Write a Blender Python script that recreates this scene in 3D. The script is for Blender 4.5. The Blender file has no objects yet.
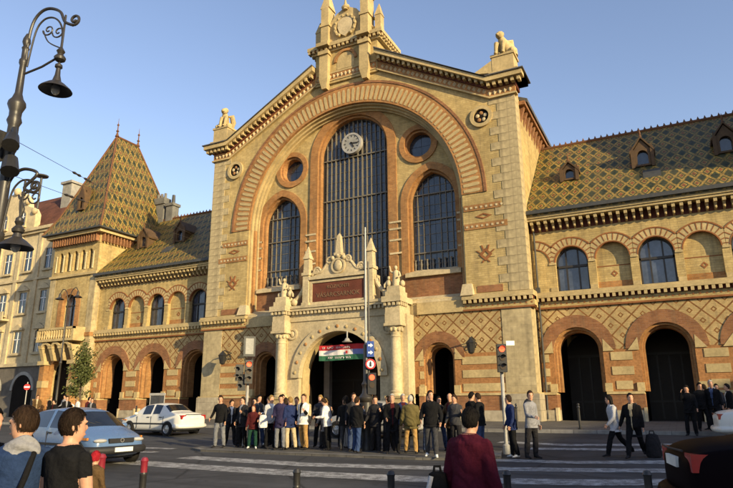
import bpy, bmesh, math, random
import numpy as np
from mathutils import Vector, Matrix, Quaternion
from mathutils.geometry import tessellate_polygon
random.seed(7)
SC = bpy.context.scene
COL = SC.collection
PI = math.pi
R = math.radians

# ------------------------------------------------------------------ camera
CAM_POS = Vector((19.84, -36.0, 1.1))
def cam_matrix(pitch, yaw, roll):
    cy, sy, cp, sp, cr, sr = math.cos(yaw), math.sin(yaw), math.cos(pitch), math.sin(pitch), math.cos(roll), math.sin(roll)
    f = Vector((-sy*cp, cy*cp, sp)); r = Vector((cy, sy, 0)); u = r.cross(f)
    r2 = r*cr + u*sr; u2 = u*cr - r*sr
    m = Matrix((r2, u2, -f)).transposed().to_4x4(); m.translation = CAM_POS
    return m
cd = bpy.data.cameras.new('camera'); cam = bpy.data.objects.new('camera', cd); COL.objects.link(cam)
cd.sensor_width = 36; cd.lens = 36*600/733; cd.clip_start = .1; cd.clip_end = 3000
cam.matrix_world = cam_matrix(R(14.82), R(26.85), R(-.38))
SC.camera = cam

# ------------------------------------------------------------------ sky, sun, exposure
SUN_EL, SUN_AZ = R(17.0), R(66.0)          # azimuth measured from the facade normal towards the right
TO_SUN = Vector((math.sin(SUN_AZ)*math.cos(SUN_EL), -math.cos(SUN_AZ)*math.cos(SUN_EL), math.sin(SUN_EL)))
world = bpy.data.worlds.new('World'); SC.world = world; world.use_nodes = True
wn = world.node_tree; wn.nodes.clear()
sky = wn.nodes.new('ShaderNodeTexSky'); sky.sky_type = 'NISHITA'; sky.sun_disc = False
sky.sun_elevation = SUN_EL; sky.sun_rotation = math.atan2(TO_SUN.x, TO_SUN.y)
sky.air_density = 1.0; sky.dust_density = .5; sky.ozone_density = 1.6; sky.air_density = 1.15; sky.altitude = 100
bg = wn.nodes.new('ShaderNodeBackground'); bg.inputs['Strength'].default_value = .15
wo = wn.nodes.new('ShaderNodeOutputWorld')
tint = wn.nodes.new('ShaderNodeMix'); tint.data_type = 'RGBA'; tint.blend_type = 'MULTIPLY'; tint.inputs[0].default_value = 1; tint.inputs[7].default_value = (1.10, .975, 1.02, 1)   # camera white balance
wn.links.new(sky.outputs[0], tint.inputs[6]); wn.links.new(tint.outputs[2], bg.inputs[0]); wn.links.new(bg.outputs[0], wo.inputs[0])
sd = bpy.data.lights.new('sun', 'SUN'); sd.energy = 5.0; sd.angle = R(.55); sd.color = (1.0, .80, .45)
so = bpy.data.objects.new('sun', sd); COL.objects.link(so)
so.rotation_mode = 'QUATERNION'; so.rotation_quaternion = TO_SUN.to_track_quat('Z', 'Y'); so.location = (60, -40, 60)
vs = SC.view_settings; vs.view_transform = 'Standard'; vs.look = 'None'; vs.gamma = 1; vs.use_curve_mapping = False
vs.exposure = .66
SC.cycles.max_bounces = 6; SC.cycles.diffuse_bounces = 3; SC.cycles.glossy_bounces = 3
SC.cycles.use_adaptive_sampling = True; SC.cycles.adaptive_threshold = .02

# ------------------------------------------------------------------ materials
MATS = {}
class NT:
    def __init__(s, name, rough=.8, spec=.3, metal=0):
        s.m = bpy.data.materials.new(name); s.m.use_nodes = True; s.t = s.m.node_tree
        s.b = s.t.nodes['Principled BSDF']
        s.b.inputs['Roughness'].default_value = rough; s.b.inputs['Specular IOR Level'].default_value = spec
        s.b.inputs['Metallic'].default_value = metal
        MATS[name] = s.m
    def n(s, kind, **kw):
        nd = s.t.nodes.new('ShaderNode'+kind)
        for k, v in kw.items(): setattr(nd, k, v)
        return nd
    def put(s, sock, v):
        if isinstance(v, bpy.types.NodeSocket): s.t.links.new(v, sock)
        elif v is not None:
            if isinstance(v, (tuple, list)) and len(v) == 3 and sock.type == 'RGBA': v = (*v, 1)
            sock.default_value = v
    def math(s, op, a, b=None, c=None, clamp=False):
        nd = s.n('Math', operation=op, use_clamp=clamp)
        for i, v in enumerate((a, b, c)):
            if v is not None: s.put(nd.inputs[i], v)
        return nd.outputs[0]
    def mix(s, f, a, b, mode='MIX'):
        nd = s.n('Mix', data_type='RGBA', blend_type=mode)
        s.put(nd.inputs[0], f); s.put(nd.inputs[6], a); s.put(nd.inputs[7], b)
        return nd.outputs[2]
    def obj(s): return s.n('TexCoord').outputs['Object']
    def uv(s): return s.n('TexCoord').outputs['UV']
    def sep(s, v):
        nd = s.n('SeparateXYZ'); s.put(nd.inputs[0], v); return nd.outputs
    def comb(s, x, y, z=0.):
        nd = s.n('CombineXYZ'); s.put(nd.inputs[0], x); s.put(nd.inputs[1], y); s.put(nd.inputs[2], z); return nd.outputs[0]
    def noise(s, vec, scale, detail=4, rough=.6):
        nd = s.n('TexNoise'); s.put(nd.inputs['Vector'], vec); nd.inputs['Scale'].default_value = scale
        nd.inputs['Detail'].default_value = detail; nd.inputs['Roughness'].default_value = rough
        return nd.outputs['Fac']
    def rng(s, v, a, b, c, d):
        nd = s.n('MapRange'); s.put(nd.inputs[0], v)
        for i, q in enumerate((a, b, c, d)): s.put(nd.inputs[i+1], q)
        return nd.outputs[0]
    def vary(s, col, vec, amt=.25, scale=.6, fine=9.):
        """multiply a colour by large and fine noise"""
        f = s.rng(s.noise(vec, scale), .3, .7, 1-amt, 1+amt*.6)
        g = s.rng(s.noise(vec, fine, 3), .3, .7, 1-amt*.6, 1+amt*.6)
        return s.mix(1., col, s.comb3(s.math('MULTIPLY', f, g)), 'MULTIPLY')
    def comb3(s, v):
        nd = s.n('CombineColor'); [s.put(nd.inputs[i], v) for i in range(3)]; return nd.outputs[0]
    def bump(s, h, strength=.4, dist=.02):
        nd = s.n('Bump'); s.put(nd.inputs['Height'], h); nd.inputs['Strength'].default_value = strength
        nd.inputs['Distance'].default_value = dist; s.put(s.b.inputs['Normal'], nd.outputs[0])
    def col(s, c): s.put(s.b.inputs['Base Color'], c)

def simple(name, c, rough=.7, spec=.3, metal=0, amt=.15, scale=1.5, fine=14., bump=.15):
    s = NT(name, rough, spec, metal); v = s.obj()
    s.col(s.vary(c, v, amt, scale, fine))
    if bump: s.bump(s.noise(v, fine*2, 3), bump, .01)
    return s.m
def wallvec(s):
    x, y, z = s.sep(s.obj())
    return s.math('ADD', x, y), z
def brickwall(name, c1, c2, mortar, bw=.42, bh=.14, amt=.2, ms=.012, bump=.5, rough=.85):
    s = NT(name, rough, .15); u, z = wallvec(s); v = s.comb(u, z)
    b = s.n('TexBrick'); s.put(b.inputs['Vector'], v); s.put(b.inputs['Color1'], c1); s.put(b.inputs['Color2'], c2); s.put(b.inputs['Mortar'], mortar)
    b.inputs['Scale'].default_value = 1; b.inputs['Brick Width'].default_value = bw; b.inputs['Row Height'].default_value = bh
    b.inputs['Mortar Size'].default_value = ms; b.inputs['Mortar Smooth'].default_value = .3; b.inputs['Bias'].default_value = -.1
    c = s.vary(b.outputs['Color'], s.obj(), amt*1.35, .35, 3.)
    c = s.mix(s.rng(s.noise(s.obj(), 1.7, 6, .7), .56, .72, 0, .35), c, (.16, .125, .075))
    # vertical weather streaks
    st = s.noise(s.comb(s.math('MULTIPLY', u, 2.2), s.math('MULTIPLY', z, .12)), 1., 5, .65)
    c = s.mix(s.rng(st, .50, .74, 0, .5), c, (.11, .088, .058))
    s.col(c); s.bump(s.math('ADD', s.math('MULTIPLY', b.outputs['Fac'], -1.), s.math('MULTIPLY', s.noise(s.obj(), 12., 3), .6)), bump, .015)
    return s
CREAM, CREAM2, CREAM_M = (.475, .355, .155), (.385, .28, .115), (.33, .245, .12)
ORANGE, ORANGE2, ORANGE_M = (.385, .19, .066), (.295, .132, .044), (.30, .195, .10)
RED, RED2 = (.275, .13, .057), (.195, .085, .04)
brickwall('brick_cream', CREAM, CREAM2, CREAM_M)
brickwall('brick_orange', ORANGE, ORANGE2, ORANGE_M, .30, .10)
brickwall('brick_red', RED, RED2, (.25, .14, .085), .30, .10)
brickwall('ashlar', (.45, .365, .21), (.40, .32, .18), (.37, .30, .18), 1.1, .5, .24, .010)
brickwall('plinth_stone', (.40, .345, .25), (.33, .28, .20), (.22, .19, .14), 1.4, .6, .25)
simple('stone_white', (.48, .39, .235), .75, .25, amt=.28, scale=.8, fine=7., bump=.35)
simple('stone_cream', (.43, .33, .165), .8, .2, amt=.25, scale=.8, fine=7., bump=.3)
simple('brick_line', (.24, .10, .04), .85, .15, amt=.25)
simple('dark_red_and_gap_shade', (.13, .042, .026), .8, .2, amt=.25)  # dark red of the plaque, also shade coloured in behind dentils and corbels

def lattice():
    s = brickwall('brick_lattice', (.45, .325, .15), (.40, .275, .12), CREAM_M, .30, .10)
    base = s.b.inputs['Base Color'].links[0].from_socket
    u, z = wallvec(s)
    a = s.math('MULTIPLY', u, 1/1.18); b = s.math('MULTIPLY', s.math('SUBTRACT', z, 5.35), 1/1.16)
    fu = s.math('ABSOLUTE', s.math('SUBTRACT', s.math('FRACT', s.math('ADD', a, b)), .5))
    fv = s.math('ABSOLUTE', s.math('SUBTRACT', s.math('FRACT', s.math('SUBTRACT', a, b)), .5))
    m = s.math('MAXIMUM', fu, fv)
    line = s.rng(m, .445, .46, 0, 1)
    ring = s.math('MULTIPLY', s.math('GREATER_THAN', m, .07), s.math('LESS_THAN', m, .145))
    msk = s.math('MAXIMUM', line, ring)
    msk = s.math('MULTIPLY', msk, s.math('MULTIPLY', s.math('GREATER_THAN', z, 4.0), s.math('LESS_THAN', z, 6.55)))
    c = s.mix(msk, base, s.vary((.20, .095, .035), s.obj(), .3, 2., 9.))
    low = s.math('LESS_THAN', z, 4.0)
    c = s.mix(low, c, s.vary((.345, .168, .066), s.obj(), .3, 1., 8.))
    s.col(c)
lattice()

def roof_tiles(name, grey=0.):
    s = NT(name, .5, .4); x, y, _ = s.sep(s.uv())
    tw, th = .11, .117
    tx = s.math('FLOOR', s.math('DIVIDE', x, tw)); ty = s.math('FLOOR', s.math('DIVIDE', y, th))
    qx = s.math('MULTIPLY', tx, tw); qy = s.math('MULTIPLY', ty, th)
    wob = s.math('MULTIPLY', s.math('SUBTRACT', s.noise(s.uv(), .9, 2), .5), .10)
    a = s.math('DIVIDE', s.math('ADD', x, wob), .67); b = s.math('DIVIDE', s.math('ADD', y, wob), 1.34)
    fu = s.math('ABSOLUTE', s.math('SUBTRACT', s.math('FRACT', s.math('ADD', a, b)), .5))
    fv = s.math('ABSOLUTE', s.math('SUBTRACT', s.math('FRACT', s.math('SUBTRACT', a, b)), .5))
    m = s.math('MAXIMUM', fu, fv)
    cell = s.math('ADD', s.math('FLOOR', s.math('ADD', a, b)), s.math('MULTIPLY', s.math('FLOOR', s.math('SUBTRACT', a, b)), 17.3))
    row = s.math('MODULO', s.math('ABSOLUTE', s.math('SUBTRACT', s.math('FLOOR', s.math('ADD', a, b)), s.math('FLOOR', s.math('SUBTRACT', a, b)))), 2.)
    yel, grn, red, dk = (.24, .155, .032), (.040, .047, .014), (.17, .055, .018), (.026, .031, .011)
    c = s.mix(s.math('GREATER_THAN', m, .385), grn, yel)
    odd = s.math('GREATER_THAN', row, .5)
    inner = s.math('MULTIPLY', s.math('LESS_THAN', m, .27), s.math('GREATER_THAN', m, .10))
    c = s.mix(inner, c, s.mix(odd, dk, yel))
    core = s.math('LESS_THAN', m, .16)
    c = s.mix(core, c, s.mix(odd, dk, red))
    wn_ = s.n('TexWhiteNoise', noise_dimensions='2D'); s.put(wn_.inputs['Vector'], s.comb(tx, ty))
    c = s.mix(1., c, s.comb3(s.rng(wn_.outputs['Value'], 0, 1, .50, 1.45)), 'MULTIPLY')
    c = s.mix(s.rng(s.noise(s.uv(), .5, 6, .7), .42, .72, 0, .6), c, (.085, .07, .032))
    if grey: c = s.mix(grey, c, (.14, .12, .09))
    s.col(c)
    h = s.math('ADD', s.math('FRACT', s.math('DIVIDE', y, th)), s.math('MULTIPLY', wn_.outputs['Value'], .5))
    s.bump(h, .6, .02)
roof_tiles('roof_tiles'); 

def metal(name, c, rough=.45, mtl=.0, amt=.2): return simple(name, c, rough, .45, mtl, amt, 2., 18., .12)
metal('iron_black', (.022, .021, .020), .4); metal('iron_brown', (.030, .026, .022), .42); metal('dormer_wood', (.085, .048, .020), .75, amt=.3); metal('zinc', (.05, .05, .047), .55)
metal('bar_paint', (.15, .13, .095), .5); metal('frame_dark', (.028, .024, .020), .5); metal('steel_grey', (.32, .31, .29), .4)
metal('roof_lead', (.085, .08, .075), .6); metal('tile_ridge', (.13, .056, .021), .75); metal('white_paint', (.75, .73, .68), .45)
metal('sign_blue', (.03, .07, .28), .35, amt=.06); metal('sign_red', (.5, .02, .02), .35, amt=.06); metal('sign_white', (.8, .8, .78), .4, amt=.05)
metal('red_paint', (.20, .014, .025), .45, amt=.1); metal('gold', (.17, .10, .05), .6); metal('clock_white', (.27, .265, .24), .5); metal('wood_dark', (.022, .015, .010), .6); metal('green_glass', (.03, .10, .05), .3)
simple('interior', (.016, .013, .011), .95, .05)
simple('render_cream', (.56, .46, .28), .85, .15, amt=.25, scale=.4, fine=3.)
simple('render_grey', (.30, .285, .25), .85, .15, amt=.25, scale=.4, fine=3.)
simple('render_dark', (.13, .115, .095), .85, .15, amt=.25, scale=.4, fine=3.)
simple('roof_red', (.12, .05, .03), .8, .15, amt=.35, scale=.8, fine=6., bump=.4)
simple('chimney_grey', (.17, .165, .15), .85, .1, amt=.3)
simple('banner_red', (.45, .03, .035), .7, .2, amt=.08); simple('banner_white', (.66, .62, .60), .7, .2, amt=.08)
simple('banner_green', (.035, .13, .07), .7, .2, amt=.08); simple('banner_blue', (.16, .19, .42), .7, .2, amt=.08)
def glass_dark(name, c=(.010, .014, .026), rough=.06, spec=.6):
    s = NT(name, rough, spec); v = s.obj()
    s.col(s.vary(c, v, .5, .8, 4.)); s.put(s.b.inputs['Roughness'], s.rng(s.noise(v, 3.), .3, .7, rough*.6, rough*2.2))
    s.bump(s.noise(v, 1.1, 2), .10, .06)
glass_dark('glass', (.028, .034, .046), .08, .9); glass_dark('glass_light', (.05, .06, .085), .08, .9); glass_dark('car_glass', (.012, .014, .018), .04, .8)
def emit(name, c, e):
    s = NT(name, .4); s.col(c); s.put(s.b.inputs['Emission Color'], (*c, 1)); s.b.inputs['Emission Strength'].default_value = e
emit('red_light', (1., .06, .02), 2.5)
simple('lens_off', (.05, .035, .02), .3, .5)
def carpaint(name, c):
    s = NT(name, .28, .5); s.col(c); s.b.inputs['Coat Weight'].default_value = .3; s.b.inputs['Coat Roughness'].default_value = .12; s.b.inputs['Specular IOR Level'].default_value = .35
    s.put(s.b.inputs['Roughness'], s.rng(s.noise(s.obj(), 6.), .3, .7, .22, .42))
carpaint('paint_blue', (.085, .15, .29)); carpaint('paint_white', (.62, .60, .54)); carpaint('paint_silver', (.30, .29, .27)); carpaint('paint_maroon', (.012, .006, .007)); _b = MATS['paint_maroon'].node_tree.nodes['Principled BSDF']; _b.inputs['Coat Weight'].default_value = .0; MATS['paint_maroon'].node_tree.links.remove(_b.inputs['Roughness'].links[0]); _b.inputs['Roughness'].default_value = .42; _b.inputs['Base Color'].default_value = (.006, .004, .005, 1); _b.inputs['Specular IOR Level'].default_value = .05; _b.inputs['IOR'].default_value = 1.15
simple('tyre', (.014, .013, .012), .85, .2); simple('bumper_dark', (.02, .02, .021), .6, .3)
metal('rim', (.35, .34, .32), .35, .6); simple('lamp_clear', (.40, .39, .36), .10, .9, bump=0); simple('lamp_red', (.30, .012, .012), .2, .7, bump=0); simple('lamp_amber', (.45, .16, .02), .3, .6, bump=0); simple('plate', (.62, .62, .58), .5)

def asphalt():
    s = NT('asphalt', .82, .25); v = s.obj()
    c = s.vary((.052, .053, .056), v, .35, .25, 2.5)
    c = s.mix(s.rng(s.noise(v, 60., 2), .35, .7, 0, .4), c, (.085, .08, .074))
    x, y, z = s.sep(v)
    tr = s.noise(s.comb(s.math('MULTIPLY', x, .05), s.math('MULTIPLY', y, 1.3)), 1., 4)
    c = s.mix(s.rng(tr, .48, .66, 0, .6), c, (.022, .021, .021))
    pt = s.n('TexVoronoi'); s.put(pt.inputs['Vector'], v); pt.inputs['Scale'].default_value = .16
    c = s.mix(s.rng(s.sep(pt.outputs['Color'])[0], .72, .74, 0, .5), c, (.028, .028, .029))
    c = s.mix(s.rng(s.noise(v, 1.3, 5, .7), .60, .70, 0, .6), c, (.017, .016, .016))
    vo = s.n('TexVoronoi', feature='DISTANCE_TO_EDGE'); s.put(vo.inputs['Vector'], s.mix(.15, v, s.comb3(s.noise(v, 1.)))); vo.inputs['Scale'].default_value = .22
    c = s.mix(s.rng(vo.outputs['Distance'], 0, .010, .9, 0), c, (.014, .014, .014))
    s.col(c); s.bump(s.noise(v, 90., 3), .5, .01)
asphalt()
def paving(name, c1, c2, w, h, m):
    s = NT(name, .8, .25); v = s.obj()
    b = s.n('TexBrick'); s.put(b.inputs['Vector'], v); s.put(b.inputs['Color1'], c1); s.put(b.inputs['Color2'], c2); s.put(b.inputs['Mortar'], m)
    b.inputs['Scale'].default_value = 1; b.inputs['Brick Width'].default_value = w; b.inputs['Row Height'].default_value = h; b.inputs['Mortar Size'].default_value = .012
    s.col(s.vary(b.outputs['Color'], v, .3, .5, 6.)); s.bump(s.noise(v, 40., 3), .3, .01)
paving('pavement', (.12, .112, .10), (.095, .09, .082), .6, .4, (.05, .047, .043))
paving('kerb', (.24, .225, .20), (.20, .19, .17), .9, 5., (.09, .085, .08))
def road_paint():
    s = NT('road_paint', .75, .25); v = s.obj()
    w = s.math('ADD', s.noise(v, 5., 6, .75), s.math('MULTIPLY', s.noise(v, 40., 3), .35))
    s.col(s.mix(s.rng(w, .54, .76, 0, .9), s.vary((.47, .46, .44), v, .2, 1., 10.), (.07, .067, .063))); s.bump(s.noise(v, 90., 3), .4, .008)
road_paint()
def leafy(name, c1, c2):
    s = NT(name, .6, .3); oi = s.n('TexNoise'); s.put(oi.inputs['Vector'], s.obj()); oi.inputs['Scale'].default_value = 5.
    s.col(s.mix(oi.outputs['Fac'], c1, c2)); s.b.inputs['Subsurface Weight'].default_value = 0
leafy('leaf', (.045, .06, .018), (.10, .11, .03)); simple('bark', (.08, .06, .042), .9)

# ------------------------------------------------------------------ mesh helpers
class MB:
    def __init__(s): s.v = []; s.f = []; s.uv = None
    def add(s, verts, faces):
        o = len(s.v); s.v += [tuple(p) for p in verts]; s.f += [tuple(i+o for i in f) for f in faces]; return s
    def box(s, x0, x1, y0, y1, z0, z1):
        return s.add([(x0,y0,z0),(x1,y0,z0),(x1,y1,z0),(x0,y1,z0),(x0,y0,z1),(x1,y0,z1),(x1,y1,z1),(x0,y1,z1)],
                     [(0,3,2,1),(4,5,6,7),(0,1,5,4),(1,2,6,5),(2,3,7,6),(3,0,4,7)])
    def frustum(s, cx, cy, z0, z1, a0, b0, a1, b1):
        return s.add([(cx-a0,cy-b0,z0),(cx+a0,cy-b0,z0),(cx+a0,cy+b0,z0),(cx-a0,cy+b0,z0),(cx-a1,cy-b1,z1),(cx+a1,cy-b1,z1),(cx+a1,cy+b1,z1),(cx-a1,cy+b1,z1)],
                     [(0,3,2,1),(4,5,6,7),(0,1,5,4),(1,2,6,5),(2,3,7,6),(3,0,4,7)])
    def prism(s, poly, y0, y1, holes=(), back=True):
        """poly/holes in (x,z), extruded from y0 (front) to y1"""
        loops = [list(poly)] + [list(h) for h in holes]
        tri = tessellate_polygon([[Vector((p[0], p[1], 0)) for p in l] for l in loops])
        flat = [p for l in loops for p in l]; n = len(flat)
        def area(t): a, b, c = (flat[i] for i in t); return (b[0]-a[0])*(c[1]-a[1])-(b[1]-a[1])*(c[0]-a[0])
        tri = [t if area(t) > 0 else t[::-1] for t in tri if abs(area(t)) > 1e-9]
        vs_ = [(p[0], y0, p[1]) for p in flat] + [(p[0], y1, p[1]) for p in flat]
        fs = [tuple(t) for t in tri]
        if back: fs += [tuple(i+n for i in t[::-1]) for t in tri]
        o = 0
        for li, l in enumerate(loops):
            k = len(l); sa = sum(l[i][0]*l[(i+1)%k][1]-l[(i+1)%k][0]*l[i][1] for i in range(k))
            ccw = sa > 0
            for i in range(k):
                a, b = o+i, o+(i+1) % k
                q = (a, a+n, b+n, b) 
                if ccw != (li == 0): q = q[::-1]
                fs.append(q)
            o += k
        return s.add(vs_, fs)
    def lathe(s, prof, c=(0,0,0), n=16, cap=True):
        o = []; k = len(prof)
        for r, z in prof:
            for i in range(n):
                a = 2*PI*i/n; o.append((c[0]+r*math.cos(a), c[1]+r*math.sin(a), c[2]+z))
        f = [(j*n+i, j*n+(i+1)%n, (j+1)*n+(i+1)%n, (j+1)*n+i) for j in range(k-1) for i in range(n)]
        if cap: f += [tuple(range(n))[::-1], tuple((k-1)*n+i for i in range(n))]
        return s.add(o, f)
    def tube(s, pts, r, n=8, cap=True):
        pts = [Vector(p) for p in pts]; k = len(pts); rr = r if isinstance(r, (list, tuple)) else [r]*k
        o = []; up = None
        for i, p in enumerate(pts):
            t = (pts[min(i+1, k-1)]-pts[max(i-1, 0)]).normalized()
            if up is None: up = Vector((0,0,1)) if abs(t.z) < .9 else Vector((1,0,0))
            a = t.cross(up)
            if a.length < 1e-4: a = t.cross(Vector((1,0,0)))
            a.normalize(); b = a.cross(t).normalized(); up = b
            for j in range(n):
                q = 2*PI*j/n; o.append(p + a*(rr[i]*math.cos(q)) + b*(rr[i]*math.sin(q)))
        f = [(j*n+i, j*n+(i+1)%n, (j+1)*n+(i+1)%n, (j+1)*n+i) for j in range(k-1) for i in range(n)]
        if cap: f += [tuple(range(n))[::-1], tuple((k-1)*n+i for i in range(n))]
        return s.add(o, f)
    def ellip(s, c, rx, ry, rz, n=12, m=8):
        prof = [(math.sin(PI*j/m), -math.cos(PI*j/m)) for j in range(m+1)]
        o = len(s.v); s.lathe([(max(a, 1e-3), b) for a, b in prof], (0,0,0), n)
        s.v[o:] = [(c[0]+x*rx, c[1]+y*ry, c[2]+z*rz) for x, y, z in s.v[o:]]
        return s
    def arcband(s, cx, cz, r0, r1, y0, y1, a0=0., a1=PI, n=48):
        """ring sector in the xz plane"""
        o = []
        for i in range(n+1):
            a = a0+(a1-a0)*i/n; c, q = math.cos(a), math.sin(a)
            o += [(cx+r0*c, y0, cz+r0*q), (cx+r1*c, y0, cz+r1*q), (cx+r1*c, y1, cz+r1*q), (cx+r0*c, y1, cz+r0*q)]
        f = []
        for i in range(n):
            b = 4*i
            for j in range(4): f.append((b+j, b+(j+1)%4, b+4+(j+1)%4, b+4+j))
        full = abs(abs(a1-a0)-2*PI) < 1e-6
        if not full: f += [(3,2,1,0), (4*n, 4*n+1, 4*n+2, 4*n+3)]
        return s.add(o, f)
    def move(s, m, start=0):
        s.v[start:] = [tuple(m @ Vector(p)) for p in s.v[start:]]; return s
    def mesh(s, name, smooth=False):
        me = bpy.data.meshes.new(name); me.from_pydata(s.v, [], s.f)
        if smooth:
            me.polygons.foreach_set('use_smooth', [True]*len(me.polygons))
            try: me.set_sharp_from_angle(angle=R(38))
            except Exception: pass
        return me
    def build(s, name, mat, parent=None, smooth=False, kind=None, fix=True):
        me = s.mesh(name, smooth)
        if fix:
            bm = bmesh.new(); bm.from_mesh(me); bmesh.ops.recalc_face_normals(bm, faces=bm.faces); bm.to_mesh(me); bm.free()
        me.materials.append(MATS[mat]); return place(name, me, parent, kind)
def place(name, me, parent=None, kind=None, loc=None, rot=None, scale=None):
    o = bpy.data.objects.new(name, me); COL.objects.link(o)
    if parent: o.parent = parent
    if kind: o['kind'] = kind
    if loc is not None: o.location = loc
    if rot is not None: o.rotation_euler = rot
    if scale is not None: o.scale = scale
    return o
def tag(o, label, cat, group=None, kind=None):
    o['label'] = label; o['category'] = cat
    if group: o['group'] = group
    if kind: o['kind'] = kind
    return o
def thing(name, label, cat, loc=(0,0,0), rz=0., group=None):
    o = bpy.data.objects.new(name, None); COL.objects.link(o); o.location = loc; o.rotation_euler = (0,0,rz); o.empty_display_size = .3
    return tag(o, label, cat, group)
def rect(x0, x1, z0, z1): return [(x0,z0),(x1,z0),(x1,z1),(x0,z1)]
def arch(cx, hw, z0, zs, c=0., n=16):
    """opening: flat sill, straight jambs, round (c=0) or pointed (c>0) head; counter-clockwise"""
    p = [(cx-hw, z0), (cx+hw, z0)]; r = hw+c; t1 = math.acos(c/r) if c else PI/2
    for i in range(n+1):
        a = t1*i/n; p.append((cx-c+r*math.cos(a), zs+r*math.sin(a)))
    for i in range(n-1, -1, -1):
        a = t1*i/n; p.append((cx+c-r*math.cos(a), zs+r*math.sin(a)))
    return p
def circ(cx, cz, r, n=32): return [(cx+r*math.cos(2*PI*i/n), cz+r*math.sin(2*PI*i/n)) for i in range(n)]
def clip_poly(sub, conv):
    """Sutherland-Hodgman: sub clipped to the convex counter-clockwise polygon conv"""
    out = list(sub); k = len(conv)
    for i in range(k):
        a, b = conv[i], conv[(i+1) % k]; inp = out; out = []
        def side(p): return (b[0]-a[0])*(p[1]-a[1])-(b[1]-a[1])*(p[0]-a[0])
        for j in range(len(inp)):
            p, q = inp[j-1], inp[j]; sp, sq = side(p), side(q)
            if (sp >= 0) != (sq >= 0):
                t = sp/(sp-sq); out.append((p[0]+(q[0]-p[0])*t, p[1]+(q[1]-p[1])*t))
            if sq >= 0: out.append(q)
        if not out: return []
    return out

def wall_arches(x0, x1, z0, z1, arches, n=18):
    """outline of a wall whose arched openings run down to its foot; arches: (cx, half width, spring height)"""
    p = [(x0, z0)]
    for cx, hw, zs in sorted(arches):
        p += [(cx-hw, z0)]+[(cx-hw*math.cos(PI*i/n), zs+hw*math.sin(PI*i/n)) for i in range(n+1)]+[(cx+hw, z0)]
    return p+[(x1, z0), (x1, z1), (x0, z1)]
# ------------------------------------------------------------------ ground
def gz(y):
    if y < -29: return -.70
    if y < -24: return -.46-.24*(-24-y)/5
    if y < -18: return -.46
    if y < -9.5: return -.46+.29*(y+18)/8.5
    return -.17
def struct(o): o['kind'] = 'structure'; return o
m = MB(); xs = [-900, -120, -60, 0, 60, 120, 900]; ys = [-900, -120, -40, -29, -24, -18, -15, -12, -9.5, 30, 120, 1500]
for y in ys:
    for x in xs: m.v.append((x, y, gz(y)))
k = len(xs)
m.f = [(j*k+i, j*k+i+1, (j+1)*k+i+1, (j+1)*k+i) for j in range(len(ys)-1) for i in range(k-1)]
struct(m.build('ground', 'asphalt'))
m = MB().add([(-36,-9.0,-.035),(90,-9.0,-.035),(90,2.6,.004),(-36,2.6,.004),(-36,-9.0,-.3),(90,-9.0,-.3),(90,2.6,-.3),(-36,2.6,-.3)],
             [(0,1,2,3),(0,4,5,1),(1,5,6,2),(2,6,7,3),(3,7,4,0)])
struct(m.build('pavement', 'pavement'))
struct(MB().box(-36.3, 90, -9.3, -9.003, -.4, -.030).build('kerb', 'kerb'))
# refuge island
isl = [(4.3,-19.0),(5.2,-19.55),(13.0,-19.55),(14.6,-19.1),(15.1,-18.3),(14.6,-16.3),(5.2,-16.3),(4.2,-17.2)]
def poly_slab(poly, z0, z1):
    m = MB(); n = len(poly); m.v = [(x,y,z1) for x,y in poly]+[(x,y,z0) for x,y in poly]
    m.f = [tuple(range(n))]+[(i, i+n, (i+1)%n+n, (i+1)%n) for i in range(n)]
    return m
struct(poly_slab(isl, -.6, -.395).build('traffic_island', 'pavement'))
def strip(line, w, z):
    m = MB(); P = [Vector((a, b, 0)) for a, b in line]
    for i, p in enumerate(P):
        t = (P[min(i+1, len(P)-1)]-P[max(i-1, 0)]).normalized(); nrm = Vector((-t.y, t.x, 0))
        for q in (p-nrm*w/2, p+nrm*w/2): m.v.append((q.x, q.y, (z if z is not None else gz(q.y)+.006)))
    m.f = [(2*i, 2*i+2, 2*i+3, 2*i+1) for i in range(len(P)-1)]
    return m
c = [Vector((a, b)) for a, b in isl]; cc = Vector((9.6, -17.9))
inner = [(p+(cc-p).normalized()*.0) for p in c]
m = MB(); n = len(isl)
for i in range(n):
    a, b = c[i], c[(i+1) % n]; t = (b-a).normalized(); nr = Vector((-t.y, t.x))*.22
    m.add([(a.x,a.y,-.388),(b.x,b.y,-.388),(b.x+nr.x,b.y+nr.y,-.388),(a.x+nr.x,a.y+nr.y,-.388)], [(0,1,2,3)])
struct(m.build('island_kerb', 'kerb', fix=False))
near = [(-60,-35.5),(4,-33.0),(12.6,-29.35),(16.8,-28.75),(24,-26.9),(90,-12),(90,-90),(-60,-90)]
struct(poly_slab(near[::-1], -.9, -.60).build('pavement_near', 'pavement'))
struct(strip([(-60,-35.6),(4,-33.1),(12.6,-29.45),(16.8,-28.85),(24,-27.0),(90,-12.1)], .28, -.596).build('kerb_near', 'kerb'))
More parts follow.
